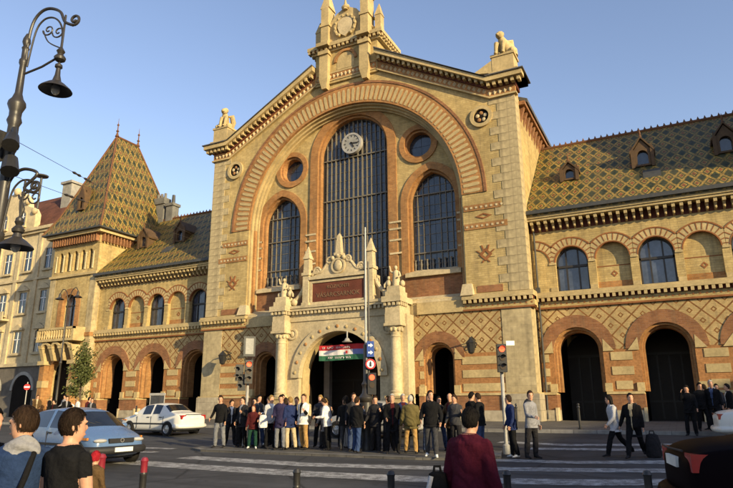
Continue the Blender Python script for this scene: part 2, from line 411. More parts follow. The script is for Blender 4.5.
for line, w in (([(6.3,-21.4),(10.83,-21.86),(13.9,-21.43),(17.62,-20.41),(20.6,-19.4)], .85),
                ([(5.8,-23.2),(8.6,-23.5),(11.95,-23.65),(14.75,-23.54),(17.93,-22.73),(20.6,-21.4)], .95),
                ([(13.6,-26.2),(16.2,-25.9),(18.3,-25.2),(20.6,-24.2)], .85),
                ([(14.9,-18.75),(16.96,-18.62),(19.3,-17.73),(20.8,-17.3)], .75),
                ([(15.3,-15.4),(18.5,-14.95),(21,-14.2)], .6), ([(13.8,-13.5),(16.26,-14.0),(19.23,-13.15),(21,-12.6)], .6),
                ([(2.2,-20.6),(4.0,-20.3)], .5), ([(1.0,-19.0),(3.4,-18.9)], .5)):
    pts = []
    for a, b in zip(line[:-1], line[1:]):
        for t in np.linspace(0, 1, 6)[:-1]: pts.append((a[0]+(b[0]-a[0])*t, a[1]+(b[1]-a[1])*t))
    pts.append(line[-1])
    struct(strip(pts, w, None).build('crosswalk_stripe', 'road_paint', fix=False))
# manhole cover on the carriageway
m = MB().lathe([(.36, 0), (.36, .008), (.30, .010), (.28, .004)], (3.3, -20.0, -.462), 24)
tag(m.build('manhole_cover', 'iron_black'), 'round iron manhole cover in the asphalt left of the waiting crowd', 'manhole cover')
# ------------------------------------------------------------------ market hall
HALL = thing('market_hall', 'cream and orange brick market hall with a huge arched window, gable and patterned tile roofs', 'market hall')
def H(mb, name, mat, parent=HALL, **kw): return mb.build(name, mat, parent, **kw)
W0 = 12.5                                   # half width of the hall
AZ, RI, RO = 14.2, 8.65, 10.3               # great arch: centre height, inner and outer radius
# ---- gable wall with the great arched opening
big = arch(0, RI, 7.55, AZ, 0, 40)
out = [(-W0,7.55),(-RI-.001,7.55),(-RI-.001,7.5),(RI+.001,7.5),(RI+.001,7.55),(W0,7.55),(W0,21.3),(11.0,21.3),(0,27.3),(-11.0,21.3),(-W0,21.3)]
out = [(-W0,7.3),(W0,7.3),(W0,21.3),(11.0,21.3),(0,27.3),(-11.0,21.3),(-W0,21.3)]
gable = H(MB().prism(out, 0, 1.25, [big]), 'gable_wall', 'brick_cream')
# quoins of pale stone, each block its own piece
for sx in (-1, 1):
    z = 1.6; i = 0
    meshes = {}
    while z < 20.3:
        if 6.55 < z < 7.6: z = 7.62
        h = .545; wd = 1.72 if i % 2 else 1.18
        m = MB().box(-wd, .03, -.03, 1.0, .005, h-.005)
        if sx < 0: m.v = [(-x, y, q) for x, y, q in m.v]
        key = wd
        if key not in meshes:
            me = m.mesh('quoin'); bm = bmesh.new(); bm.from_mesh(me); bmesh.ops.recalc_face_normals(bm, faces=bm.faces)
            bmesh.ops.bevel(bm, geom=bm.edges[:], offset=.008, segments=1); bm.to_mesh(me); bm.free(); me.materials.append(MATS['ashlar']); meshes[key] = me
        place('quoin', meshes[key], gable, loc=(sx*W0, 0, z)); z += h; i += 1
# great arch ring: orange field, cream keys as separate voussoirs
ring = H(MB().arcband(0, AZ, RI-.02, RO, -.06, .3, 0, PI, 72), 'arch_ring', 'brick_orange')
H(MB().arcband(0, AZ, RO-.16, RO+.02, -.10, .2, 0, PI, 72), 'arch_hood_moulding', 'brick_red', ring)
nk = 74
def key_mesh():
    m = MB(); pts = [(-.105, 8.80),(.105,8.80),(.125,9.55),(.11,9.78),(.06,9.90),(-.06,9.90),(-.11,9.78),(-.125,9.55)]
    m.prism(pts, -.085, .0); me = m.mesh('voussoir'); bm = bmesh.new(); bm.from_mesh(me); bmesh.ops.recalc_face_normals(bm, faces=bm.faces); bm.to_mesh(me); bm.free()
    me.materials.append(MATS['stone_cream']); return me
km = key_mesh()
for i in range(nk):
    a = PI*(i+.5)/nk - PI/2
    place('voussoir', km, ring, loc=(0, 0, AZ), rot=(0, a, 0))
# stepped mouldings of the recess
mo = MB()
for r0, r1, y0 in ((RI-.14, RI+.01, .16), (RI-.30, RI-.12, .42), (RI-.42, RI-.28, .66)): mo.arcband(0, AZ, r0, r1, y0, 1.0, 0, PI, 72)
H(mo, 'arch_moulding', 'stone_cream')
for sx in (-1, 1):
    j = MB()
    for x0, x1, y0 in ((RI-.14, RI+.01, .16), (RI-.42, RI-.28, .66)):
        j.box(*sorted((sx*x0, sx*x1)), y0, 1.0, 7.62, AZ)
    H(j, 'jamb_moulding', 'stone_cream')
    H(MB().box(*sorted((sx*(RI-.30), sx*(RI-.12))), .42, 1.0, 7.62, AZ), 'jamb_shaft', 'brick_orange')
# ---- tympanum with three windows and two roundels
CW, CZS = 2.85, 19.4
SWX, SW, SZS, SC_ = 6.2, 1.68, 14.55, .55
OX, OZ, OR = 5.35, 18.9, 1.02
holes = [arch(0, CW+.12, 7.5, CZS), arch(-SWX, SW+.12, 9.35, SZS, SC_), arch(SWX, SW+.12, 9.35, SZS, SC_), circ(-OX, OZ, OR+.1), circ(OX, OZ, OR+.1)]
ty = [(-RI-.3, 7.4)] + [(RI+.3, 7.4)] + [((RI+.3)*math.cos(PI*i/40), AZ+(RI+.3)*math.sin(PI*i/40)) for i in range(41)]
tymp = H(MB().prism(ty, .92, 1.35, holes), 'tympanum_wall', 'brick_cream')
def band(outer, inner, y0, y1, name, mat, parent=tymp): return H(MB().prism(outer, y0, y1, [inner]), name, mat, parent)
band(arch(0, 3.62, 7.45, CZS, 0), arch(0, CW+.1, 7.46, CZS, 0), .80, 1.32, 'window_surround', 'brick_orange')
band(arch(0, CW+.16, 7.45, CZS, 0), arch(0, CW-.06, 7.46, CZS, 0), 1.02, 1.62, 'window_reveal', 'brick_orange')
for sx in (-1, 1):
    band(arch(sx*SWX, SW+.62, 7.45, SZS, SC_), arch(sx*SWX, SW+.1, 9.4, SZS, SC_), .805, 1.33, 'window_surround', 'brick_orange')
    band(arch(sx*SWX, SW+.16, 9.2, SZS, SC_), arch(sx*SWX, SW-.06, 9.5, SZS, SC_), 1.03, 1.62, 'window_reveal', 'brick_orange')
    H(MB().arcband(sx*OX, OZ, OR+.06, OR+.44, .80, 1.33, 0, 2*PI, 40), 'roundel_surround', 'brick_orange', tymp)
    H(MB().arcband(sx*OX, OZ, OR-.10, OR+.10, .98, 1.62, 0, 2*PI, 40), 'roundel_reveal', 'brick_orange', tymp)
    H(MB().prism(rect(sx*SWX-2.15, sx*SWX+2.15, 7.6, 9.2), .78, 1.3), 'apron_panel', 'brick_red', tymp)
    s_ = MB(); s_.add([(sx*SWX-1.95,.55,9.22),(sx*SWX+1.95,.55,9.22),(sx*SWX+1.95,1.5,9.22),(sx*SWX-1.95,1.5,9.22),(sx*SWX-1.95,.55,9.48),(sx*SWX+1.95,.55,9.48),(sx*SWX+1.95,1.5,9.86),(sx*SWX-1.95,1.5,9.86)],
        [(0,3,2,1),(4,5,6,7),(0,1,5,4),(1,2,6,5),(2,3,7,6),(3,0,4,7)]); H(s_, 'window_sill', 'stone_white', tymp)
    # white and dark stone stripes on the piers
    for z in (13.25, 12.75, 11.95, 11.0):
        H(MB().box(*sorted((sx*3.02, sx*3.92)), .765, .90, z, z+.13), 'stripe_course', 'stone_white', tymp)
        H(MB().box(*sorted((sx*7.98, sx*8.34)), .77, .90, z, z+.13), 'stripe_course', 'stone_white', tymp)
# sloping stone ledge at the foot of the recess
for x0, x1 in ((-RI, -2.4), (2.4, RI)):
    l = MB().add([(x0,-.05,7.32),(x1,-.05,7.32),(x1,.95,7.32),(x0,.95,7.32),(x0,-.05,7.5),(x1,-.05,7.5),(x1,.95,7.95),(x0,.95,7.95)],
        [(0,3,2,1),(4,5,6,7),(0,1,5,4),(1,2,6,5),(2,3,7,6),(3,0,4,7)]); H(l, 'ledge', 'stone_white', gable)

def glazing(parent, poly, y, xs, zs, bars_w, bar_d, mat_bar='bar_paint', glass='glass', thick=(), fine=False):
    """panes cut to the opening, one object each, and the bars in front of them"""
    cen = lambda L: sum(L)/len(L)
    for i in range(len(xs)-1):
        for j in range(len(zs)-1):
            p = clip_poly(rect(xs[i]+.012, xs[i+1]-.012, zs[j]+.012, zs[j+1]-.012), poly)
            if len(p) < 3: continue
            cx, cz = cen([a for a, b in p]), cen([b for a, b in p])
            tx, tz = random.uniform(-.006, .006), random.uniform(-.006, .006)
            m = MB(); n = len(p); m.v = [(a, y+(a-cx)*tx*2+(b-cz)*tz, b) for a, b in p]; m.f = [tuple(range(n))]
            m.build('pane', glass, parent, fix=False)
    b = MB()
    def xspan(z):
        L = [p for k in range(len(poly)) for p in [seg_x(poly[k-1], poly[k], z)] if p is not None]
        return (min(L), max(L)) if L else None
    def zspan(x):
        L = [p for k in range(len(poly)) for p in [seg_z(poly[k-1], poly[k], x)] if p is not None]
        return (min(L), max(L)) if L else None
    for i, x in enumerate(xs[1:-1]):
        q = zspan(x); w = bars_w*(1.9 if i in thick else 1)
        if q: MB().box(x-w/2, x+w/2, y-bar_d, y+.02, q[0], q[1]).build('mullion', mat_bar, parent)
    fb = MB(); zz = zs[0]+.7
    while fine and zz < zs[-1]:
        q = xspan(zz)
        if q: fb.box(q[0], q[1], y-.035, y-.008, zz-.014, zz+.014)
        zz += .7
    if fine: o = fb.build('glazing_bar', mat_bar, parent); o['kind'] = 'stuff'
    for z in zs[1:-1]:
        q = xspan(z)
        if q: MB().box(q[0], q[1], y-bar_d-.03, y+.015, z-bars_w*.8, z+bars_w*.8).build('transom', mat_bar, parent)
def seg_x(a, b, z):
    if (a[1]-z)*(b[1]-z) < 0: return a[0]+(b[0]-a[0])*(z-a[1])/(b[1]-a[1])
def seg_z(a, b, x):
    if (a[0]-x)*(b[0]-x) < 0: return a[1]+(b[1]-a[1])*(x-a[0])/(b[0]-a[0])
def frame_ring(parent, outer, inner, y0, y1, mat, name='frame'): MB().prism(outer, y0, y1, [inner]).build(name, mat, parent)
def part(name, parent=HALL):
    o = bpy.data.objects.new(name, None); COL.objects.link(o); o.parent = parent; o.empty_display_size = .2; return o
gw = part('great_window')
pw = arch(0, CW-.05, 7.6, CZS)
glazing(gw, pw, 1.52, [-2.85+.38*i for i in range(16)], [7.6, 10.3, 12.95, 15.9, 19.2, 22.4], .05, .12, thick=(2, 6, 8, 12), fine=True)
frame_ring(gw, arch(0, CW-.04, 7.58, CZS), arch(0, CW-.16, 7.7, CZS), 1.42, 1.56, 'frame_dark')
# clock
ck = H(MB().arcband(-.12, 20.15, .68, .84, .98, 1.30, 0, 2*PI, 36), 'clock', 'steel_grey')
m = MB(); m.prism(circ(-.12, 20.15, .70, 36), 1.02, 1.28); H(m, 'clock_face', 'clock_white', ck)
for i in range(12):
    a = 2*PI*i/12; m = MB().box(-.03, .03, 1.0, 1.03, .50, .66); m.move(Matrix.Translation((-.12, 0, 20.15)) @ Matrix.Rotation(a, 4, 'Y')); H(m, 'hour_mark', 'frame_dark', ck)
for a, l, w in ((R(95), .56, .045), (R(150), .40, .06)):
    m = MB().box(-w, w, .97, .995, -.1, l); m.move(Matrix.Translation((-.12, 0, 20.15)) @ Matrix.Rotation(a, 4, 'Y')); H(m, 'clock_hand', 'frame_dark', ck)
for sx in (-1, 1):
    w_ = part('side_window'); p = arch(sx*SWX, SW-.05, 9.55, SZS, SC_)
    glazing(w_, p, 1.52, [sx*SWX-1.68+.42*i for i in range(9)], [9.5, 11.0, 13.3, 15.2, 17.0], .045, .10, thick=(3,), fine=True)
    frame_ring(w_, arch(sx*SWX, SW-.04, 9.5, SZS, SC_), arch(sx*SWX, SW-.15, 9.62, SZS, SC_), 1.42, 1.56, 'frame_dark')
    # low balustrade of turned balusters inside the window
    bl = MB()
    for i in range(8): bl.lathe([(.05,0),(.09,.12),(.05,.3),(.08,.55),(.05,.75),(.09,.9)], (sx*SWX-1.5+.43*i, 1.36, 9.62), 8)
    o = bl.build('baluster', 'bar_paint', w_); o['kind'] = 'stuff'
    r_ = part('roundel_window'); glazing(r_, circ(sx*OX, OZ, OR-.08), 1.50, [sx*OX-1.1, sx*OX, sx*OX+1.1], [OZ-1.1, OZ, OZ+1.1], .04, .04, 'frame_dark')
# small quatrefoil rosettes beside the arch
for sx in (-1, 1):
    rs = part('rosette')
    MB().arcband(sx*10.25, 19.45, .52, .76, -.16, .12, 0, 2*PI, 32).build('rosette_ring', 'stone_cream', rs)
    m = MB(); m.prism(circ(sx*10.25, 19.45, .55, 24), .03-.05, .1); m.build('rosette_recess', 'interior', rs)
    for i in range(5):
        a = 2*PI*i/5+.3; m = MB().ellip((sx*10.25+.27*math.cos(a), -.03, 19.45+.27*math.sin(a)), .14, .05, .14, 10, 6); m.build('petal', 'brick_orange' if i % 2 else 'stone_white', rs, smooth=True)
# side piers: beaded bands, star, red panel
for sx in (-1, 1):
    for z in (11.95, 13.2):
        bd = H(MB().box(*sorted((sx*8.72, sx*(11.15 if z > 13 else 11.5))), -.05, .02, z-.20, z+.20), 'patterned_band', 'brick_orange', gable)
        bb = MB()
        for i in range(8): bb.box(sx*(8.9+.33*i)-.07, sx*(8.9+.33*i)+.07, -.075, -.045, z-.07, z+.07)
        o = H(bb, 'patterned_band_bead', 'stone_white', gable); o['kind'] = 'stuff'
    dm = MB(); cx, cz = sx*10.0, 12.58
    dm.prism([(cx-.55,cz),(cx,cz-.2),(cx+.55,cz),(cx,cz+.2)], -.04, .02, [[(cx-.3,cz),(cx,cz-.1),(cx+.3,cz),(cx,cz+.1)]]); H(dm, 'lozenge', 'brick_line', gable)
    st = MB(); cz = 10.05
    st.prism([(cx-.42,cz),(cx,cz-.42),(cx+.42,cz),(cx,cz+.42)], -.045, .02, [[(cx-.2,cz),(cx,cz-.2),(cx+.2,cz),(cx,cz+.2)]])
    for i in range(8):
        a = PI/4*i+PI/8; st.prism([(cx+.33*math.cos(a)-.05,cz+.33*math.sin(a)-.05),(cx+.33*math.cos(a)+.05,cz+.33*math.sin(a)-.05),(cx+.60*math.cos(a)+.05,cz+.60*math.sin(a)+.05),(cx+.60*math.cos(a)-.05,cz+.60*math.sin(a)+.05)], -.043, .02)
    H(st, 'star_ornament', 'brick_line', gable)
    H(MB().box(*sorted((sx*9.35, sx*10.95)), -.04, .02, 7.66, 8.08), 'red_panel', 'brick_red', gable)
    H(MB().frustum(sx*8.75, -.05, 7.5, 8.25, .42, .35, .3, .15), 'pier_base', 'stone_white', gable)

# ---- raking cornice
S_ = .54
def rake(d0, d1, y0, y1, ext, name, mat, parent=HALL):
    k = 1.12
    for sx in (-1, 1):
        xe = W0+ext; xa = 10.9
        xi = 2.66; lo = [(xe, 20.62+d0), (xa, 20.62+d0), (xi, 20.62+d0*k+(xa-xi)*S_)]; hi = [(xi, 20.62+d1*k+(xa-xi)*S_), (xa-.1*d1, 20.62+d1), (xe, 20.62+d1)]
        p = [(sx*x, z) for x, z in lo+hi]
        yield H(MB().prism(p, y0, y1), name, mat, parent)
fr = list(rake(0, .62, -.10, .3, .10, 'gable_frieze', 'brick_orange'))
list(rake(-.06, .06, -.20, .3, .2, 'frieze_moulding', 'stone_cream'))
cor = list(rake(.95, 1.28, -.72, 1.3, .72, 'gable_cornice', 'stone_cream'))
list(rake(.62, .95, -.16, 1.3, .14, 'cornice_bed', 'dark_red_and_gap_shade'))
list(rake(1.285, 1.36, -.82, 1.6, .84, 'cornice_capping', 'roof_lead'))
for k_, sx in enumerate((-1, 1)):
    de = MB(); be = MB()
    def along(step):
        x = W0+.45
        while x > 2.9:
            z = 20.62 if x > 10.9 else 20.62+(10.9-x)*S_*1.0
            yield x, z, x <= 10.9; x -= step
    for x, z, sl in along(.40):
        e = .09 if sl else 0
        de.box(sx*x-.10, sx*x+.10, -.56, -.1, z+.66+e, z+.93+e)
    for i, (x, z, sl) in enumerate(along(.34)):
        if x > W0-.05: continue
        zz = z+.33+(.04 if sl else 0)
        be.add([(sx*x-.15,-.10,zz),(sx*x,-.10,zz-.19),(sx*x+.15,-.10,zz),(sx*x,-.10,zz+.19),(sx*x,-.22,zz)], [(0,1,4),(1,2,4),(2,3,4),(3,0,4)])
    o = H(de, 'dentil', 'stone_cream', cor[k_]); o['kind'] = 'stuff'
    o = H(be, 'frieze_bead', 'stone_white', fr[k_]); o['kind'] = 'stuff'
    # return of the cornice along the flank
    fl = MB(); fl.box(*sorted((sx*W0, sx*(W0+.72))), .0, 1.3, 21.57, 21.90); H(fl, 'cornice_return', 'stone_cream')
    # corner pedestal with a crouching beast
    pc = sx*11.95
    pd = MB(); pd.box(pc-.95, pc+.95, -.35, 1.2, 21.95, 22.35); pd.box(pc-.72, pc+.72, -.22, 1.1, 22.35, 23.45); pd.box(pc-.80, pc+.80, -.28, 1.15, 23.45, 23.62)
    pd.add([(pc-sx*.7,-.2,22.35),(pc-sx*.7,1.0,22.35),(pc-sx*2.1,1.0,22.9-.3),(pc-sx*2.1,-.2,22.9-.3),(pc-sx*.7,-.2,23.3),(pc-sx*.7,1.0,23.3)], [(0,3,4),(1,5,2),(3,2,5,4),(0,1,2,3)])
    H(pd, 'corner_pedestal', 'stone_cream')
    b = MB(); e_ = -sx
    b.tube([(pc+sx*.45,.55,23.6),(pc+sx*.40,.55,23.95),(pc+sx*.18,.42,24.35),(pc-sx*.02,.25,24.75),(pc-sx*.08,.12,25.0)], [.46,.50,.42,.30,.20], 12)
    b.ellip((pc-sx*.12,.0,25.12), .25, .30, .27, 14, 10); b.ellip((pc-sx*.20,-.26,25.05), .13, .16, .11); b.ellip((pc-sx*.12,.10,25.22), .30, .24, .26)
    for q in (-.26, .22): b.tube([(pc-sx*.12+q,.05,24.6),(pc-sx*.14+q,-.12,24.1),(pc-sx*.14+q,-.16,23.66)], [.17,.13,.11], 8); b.ellip((pc-sx*.14+q,-.26,23.68), .13, .19, .09)
    b.ellip((pc+sx*.62,.25,23.86), .26, .36, .28); b.ellip((pc-sx*.42,.40,23.86), .22, .34, .28)
    for q in (-1, 1): b.tube([(pc+q*.28,.40,24.75),(pc+q*.44,.62,24.85),(pc+q*.42,.85,24.35),(pc+q*.3,.9,23.8)], [.10,.22,.24,.12], 8)
    H(b, 'beast_statue', 'stone_cream', smooth=True)
# ---- crowning aedicule
ae = part('crown_aedicule')
A = lambda mb, name, mat='stone_cream', **k: mb.build(name, mat, ae, **k)
A(MB().box(-2.7, 2.7, -.15, 2.6, 24.9, 27.6), 'aedicule_block', 'brick_cream')
A(MB().box(-2.6, 2.6, -.20, .0, 25.1, 25.2).box(-2.6, 2.6, -.20, .0, 25.72, 25.84), 'frieze_moulding')
A(MB().box(-2.6, 2.6, -.17, .0, 25.2, 25.72), 'frieze', 'brick_orange')
fb = MB()
for i in range(15): fb.add([(-2.4+.34*i-.15,-.17,25.46),(-2.4+.34*i,-.17,25.27),(-2.4+.34*i+.15,-.17,25.46),(-2.4+.34*i,-.17,25.65),(-2.4+.34*i,-.28,25.46)], [(0,1,4),(1,2,4),(2,3,4),(3,0,4)])
o = A(fb, 'frieze_bead', 'stone_white'); o['kind'] = 'stuff'
A(MB().arcband(0, 26.55, .78, 1.0, -.26, -.1, 0, PI, 24), 'niche_arch', 'brick_orange')
A(MB().prism(arch(0, .74, 25.9, 26.55), -.17, -.05), 'niche_panel', 'stone_cream')
A(MB().box(-3.0, 3.0, -.30, 2.8, 27.6, 27.85).box(-3.25, 3.25, -.55, 3.05, 27.95, 28.25), 'cornice')
A(MB().box(-3.12, 3.12, -.42, 2.9, 27.85, 27.95), 'cornice_bed', 'brick_red')
d = MB()
for i in range(17): d.box(-3.1+.38*i-.09, -3.1+.38*i+.09, -.52, -.3, 27.72, 27.95)
for i in range(8):
    for sx in (-1, 1): d.box(*sorted((sx*2.95, sx*3.2)), -.3+.4*i, -.12+.4*i, 27.72, 27.95)
o = A(d, 'dentil'); o['kind'] = 'stuff'
for sx in (-1, 1):
    A(MB().box(sx*1.75-.38, sx*1.75+.38, -.55, .1, 25.2, 27.62).frustum(sx*1.75, -.22, 24.45, 25.2, .2, .2, .38, .33).box(sx*1.75-.46, sx*1.75+.46, -.68, .1, 27.3, 27.62).box(sx*1.75-.52, sx*1.75+.52, -.85, .1, 27.96, 28.27), 'pilaster')
    A(MB().box(sx*1.75-.33, sx*1.75+.33, -.45, .6, 28.27, 31.6).box(sx*1.75-.42, sx*1.75+.42, -.52, .68, 29.9, 30.1).frustum(sx*1.75, .07, 31.6, 33.6, .42, .52, .05, .05), 'pinnacle')
    A(MB().box(sx*2.65-.24, sx*2.65+.24, .1, .7, 28.27, 29.9).frustum(sx*2.65, .4, 29.9, 31.0, .28, .34, .03, .03), 'pinnacle')
    sc = MB(); sc.tube([(sx*(2.35+.4*t*math.cos(t*3.2)), .3, 28.4+.9*t) for t in np.linspace(0, 1, 14)], .12, 8); A(sc, 'scroll', smooth=True)
A(MB().prism([(-1.45,28.27),(1.45,28.27),(1.45,30.2),(.9,30.9),(.35,31.2),(-.35,31.2),(-.9,30.9),(-1.45,30.2)], -.1, .35), 'crest_panel')
sh = [(-.62,30.35),(-.66,29.5),(-.45,28.95),(0,28.62),(.45,28.95),(.66,29.5),(.62,30.35),(0,30.5)]
A(MB().prism(sh[::-1], -.30, -.08), 'crest_shield', 'stone_white')
w = MB(); w.arcband(0, 29.55, .78, .98, -.34, -.08, R(-60), R(240), 28)
for i in range(12):
    a = R(-55+290*i/11); w.ellip((.90*math.cos(a), -.30, 29.55+.90*math.sin(a)), .13, .1, .13, 8, 6)
w.tube([(0,-.2,31.0),(0,-.2,31.9)], [.2,.06], 8); w.ellip((0,-.2,31.25), .36, .2, .22)
A(w, 'crest_wreath', 'stone_cream', smooth=True)
# ---- hall flanks, roof
for sx in (-1, 1):
    H(MB().box(*sorted((sx*11.9, sx*12.46)), 1.2, 62, 7, 20.9), 'flank_wall', 'brick_cream')
    bk = MB(); y = 1.6
    while y < 30:
        bk.add([(sx*12.45,y,19.3),(sx*12.45,y+.3,19.3),(sx*12.78,y,20.35),(sx*12.78,y+.3,20.35),(sx*12.45,y,20.35),(sx*12.45,y+.3,20.35)], [(0,2,4),(1,5,3),(0,1,3,2),(2,3,5,4),(0,4,5,1)]); y += .85
    o = H(bk, 'flank_bracket', 'brick_red'); o['kind'] = 'stuff'
    H(MB().box(*sorted((sx*12.4, sx*12.9)), 1.25, 62, 20.36, 20.62), 'flank_eave', 'brick_red')
    m = MB(); m.add([(sx*13.02,1.6,20.63),(sx*13.02,62,20.63),(0,62,26.4),(0,1.6,26.4),(sx*13.02,1.6,20.9),(sx*13.02,62,20.9),(0,62,26.7),(0,1.6,26.7)], [(0,1,2,3),(4,7,6,5),(0,4,5,1),(0,3,7,4),(1,5,6,2)])
    H(m, 'hall_roof', 'roof_lead')
H(MB().prism([(-12.3,0),(12.3,0),(12.3,20.6),(0,26.3),(-12.3,20.6)], 61.5, 62), 'rear_wall', 'brick_cream')
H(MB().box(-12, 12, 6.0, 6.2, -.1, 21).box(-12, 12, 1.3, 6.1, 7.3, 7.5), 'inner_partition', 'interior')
# ---- lower hall wall
DX, DHW, DZS = 6.65, 1.0, 3.75
low = MB().prism(wall_arches(-W0, W0, 1.6, 6.6, [(-DX, DHW, DZS), (DX, DHW, DZS), (0, 3.7, 2.6)]), 0, 1.4)
lowwall = H(low, 'ground_floor_wall', 'brick_lattice')
def plinth(spans, y0, y1, name='plinth'):
    for x0, x1 in spans:
        H(MB().box(x0, x1, y0-.22, y1, -.2, .62), 'plinth_base', 'plinth_stone')
        H(MB().box(x0, x1, y0-.14, y1, .62, 1.48), name, 'brick_red')
        H(MB().box(x0, x1, y0-.20, y1, 1.48, 1.62), 'plinth_cap', 'stone_cream')
plinth([(-W0-.12, -DX-DHW), (-DX+DHW, -5.3), (5.3, DX-DHW), (DX+DHW, W0+.12)], 0, 1.4)
for sx in (-1, 1):
    H(MB().box(*sorted((sx*10.75, sx*(W0+.025))), -.035, 1.3, 1.63, 6.58), 'corner_pier', 'ashlar')
    H(MB().box(*sorted((sx*10.6, sx*(W0+.18))), -.26, 1.3, .0, 1.55), 'corner_plinth', 'plinth_stone')
# string course
def string_course(x0, x1, y, sides=True, parent=HALL):
    H(MB().box(x0, x1, y-.115, y+.5, 6.995, 7.225), 'dentil_gap_shade', 'dark_red_and_gap_shade', parent)  # dark strip added to paint the shade between the dentils
    o = H(MB().box(x0, x1, y-.38, y+.8, 7.22, 7.40).box(x0, x1, y-.30, y+.8, 7.40, 7.55), 'string_course', 'stone_cream', parent)
    H(MB().box(x0, x1, y-.10, y+.8, 6.58, 7.22), 'string_band', 'brick_cream', parent)
    H(MB().box(x0, x1, y-.14, y+.5, 6.55, 6.66), 'string_moulding', 'brick_line', parent)
    n = int((x1-x0)/.33); d = MB(); bd = MB()
    for i in range(n):
        x = x0+(i+.5)*(x1-x0)/n; d.box(x-.085, x+.085, y-.36, y-.1, 7.0, 7.22); bd.box(x-.05, x+.05, y-.115, y-.095, 6.78, 6.88)
    q = d.build('dentil', 'stone_cream', o); q['kind'] = 'stuff'; q = bd.build('brick_bead', 'brick_line', o); q['kind'] = 'stuff'
    return o
string_course(-W0-.3, -RI+.25, 0); string_course(RI-.25, W0+.3, 0)
for x0, x1 in ((-RI+.26, -5.3), (5.3, RI-.26)):
    H(MB().box(x0, x1, -.12, .8, 6.56, 7.3), 'string_band', 'stone_cream')
H(MB().box(-5.3, 5.3, .02, 1.4, 6.6, 7.6), 'portal_backing', 'stone_cream')
def door_arch(cx, hw, zs, y, wide=.62, parent=HALL):
    H(MB().prism(arch(cx, hw+wide, zs, zs), y-.05, y+.5, [arch(cx, hw-.002, zs-.5, zs)]) if False else MB().arcband(cx, zs, hw-.002, hw+wide, y-.05, y+.5, 0, PI, 26), 'door_arch_ring', 'brick_red', parent)
    H(MB().arcband(cx, zs, hw-.14, hw+.03, y+.14, y+.9, 0, PI, 26).box(cx-hw-.03, cx-hw+.14, y+.14, y+.9, 1.62, zs).box(cx+hw-.14, cx+hw+.03, y+.14, y+.9, 1.62, zs), 'door_arch_order', 'brick_orange', parent)
    H(MB().arcband(cx, zs, hw-.26, hw-.12, y+.5, y+1.2, 0, PI, 26).box(cx-hw+.12, cx-hw+.26, y+.5, y+1.2, 1.62, zs).box(cx+hw-.26, cx+hw-.12, y+.5, y+1.2, 1.62, zs), 'door_arch_order', 'brick_orange', parent)
    for sx in (-1, 1):
        H(MB().box(*sorted((cx+sx*(hw-.05), cx+sx*(hw+.34))), y-.12, y+.35, 1.63, 2.1), 'impost_block', 'stone_cream', parent)
        H(MB().prism([(cx+sx*(hw+.02),zs-.10),(cx+sx*(hw+.62),zs-.10),(cx+sx*(hw+.05),zs+.62)][::sx], y-.07, y+.3), 'kneeler_stone', 'stone_cream', parent)
        H(MB().box(*sorted((cx+sx*(hw-.02), cx+sx*(hw+.12))), y-.26, y+.4, -.1, .75), 'jamb_guard_stone', 'stone_white', parent)
for sx in (-1, 1): door_arch(sx*DX, DHW, DZS, 0, .68)
def blocks(x0, x1, y, zs, parent=HALL):
    for z in zs:
        H(MB().box(x0, x1, y-.035, y+.2, z-.23, z+.23), 'stone_block', 'stone_cream', parent)
for sx in (-1, 1):
    blocks(*sorted((sx*8.15, sx*10.7)), 0, (3.55, 2.75, 1.95), lowwall)
    blocks(*sorted((sx*5.35, sx*5.62)), 0, (3.55, 2.75, 1.95), lowwall)
# wall lanterns on brackets
for sx in (-1, 1):
    ln = part('wall_lantern')
    cx = sx*9.05 if sx > 0 else -9.75
    m = MB(); m.tube([(cx,-.02,4.3),(cx,-.45,4.75),(cx,-.8,4.9),(cx,-1.0,4.75)], .035, 8); m.tube([(cx,-.02,4.75),(cx,-.8,4.9)], .03, 8); m.arcband(cx, 4.5, .12, .16, -.3, -.26, 0, 2*PI, 16); m.build('bracket', 'iron_black', ln)
    m = MB(); m.lathe([(.02,0),(.1,.02),(.18,.08),(.30,.62),(.34,.66),(.12,.9),(.05,1.0)], (cx,-1.0,3.85), 8); m.build('lantern_body', 'iron_black', ln)
    m = MB(); m.lathe([(.17,.12),(.275,.58)], (cx,-1.0,3.85), 8); m.v = [(cx+(x-cx)*1.05,-1.0+(y+1)*1.05,z) for x,y,z in m.v]; m.build('lantern_glass', 'glass_light', ln)
# ------------------------------------------------------------------ doors behind the arches
def door(cx, hw, zs, y, parent=HALL):
    d_ = part('door', parent)
    MB().prism(arch(cx, hw+.1, -.1, zs, 0, 14), y, y+.1).build('door_panel', 'wood_dark', d_)
    for k in (-.5, 0, .5): MB().box(cx+k*hw-.05, cx+k*hw+.05, y-.07, y-.002, 0, zs).build('door_stile', 'frame_dark', d_)
    MB().box(cx-hw, cx+hw, y-.08, y-.003, zs-.08, zs+.08).build('door_rail', 'frame_dark', d_)
    MB().box(cx-hw, cx+hw, y-.08, y-.003, 1.0, 1.12).build('door_rail', 'frame_dark', d_)
for sx in (-1, 1): door(sx*DX, DHW, DZS, 4.6)
# passage walls that keep the door recesses closed
def passage(cx, hw, y0, y1, top):
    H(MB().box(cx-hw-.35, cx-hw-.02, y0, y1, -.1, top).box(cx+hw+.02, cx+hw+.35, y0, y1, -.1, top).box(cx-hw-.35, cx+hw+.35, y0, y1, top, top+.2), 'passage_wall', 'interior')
for sx in (-1, 1): passage(sx*DX, DHW, 1.38, 5.0, DZS+DHW+.05)
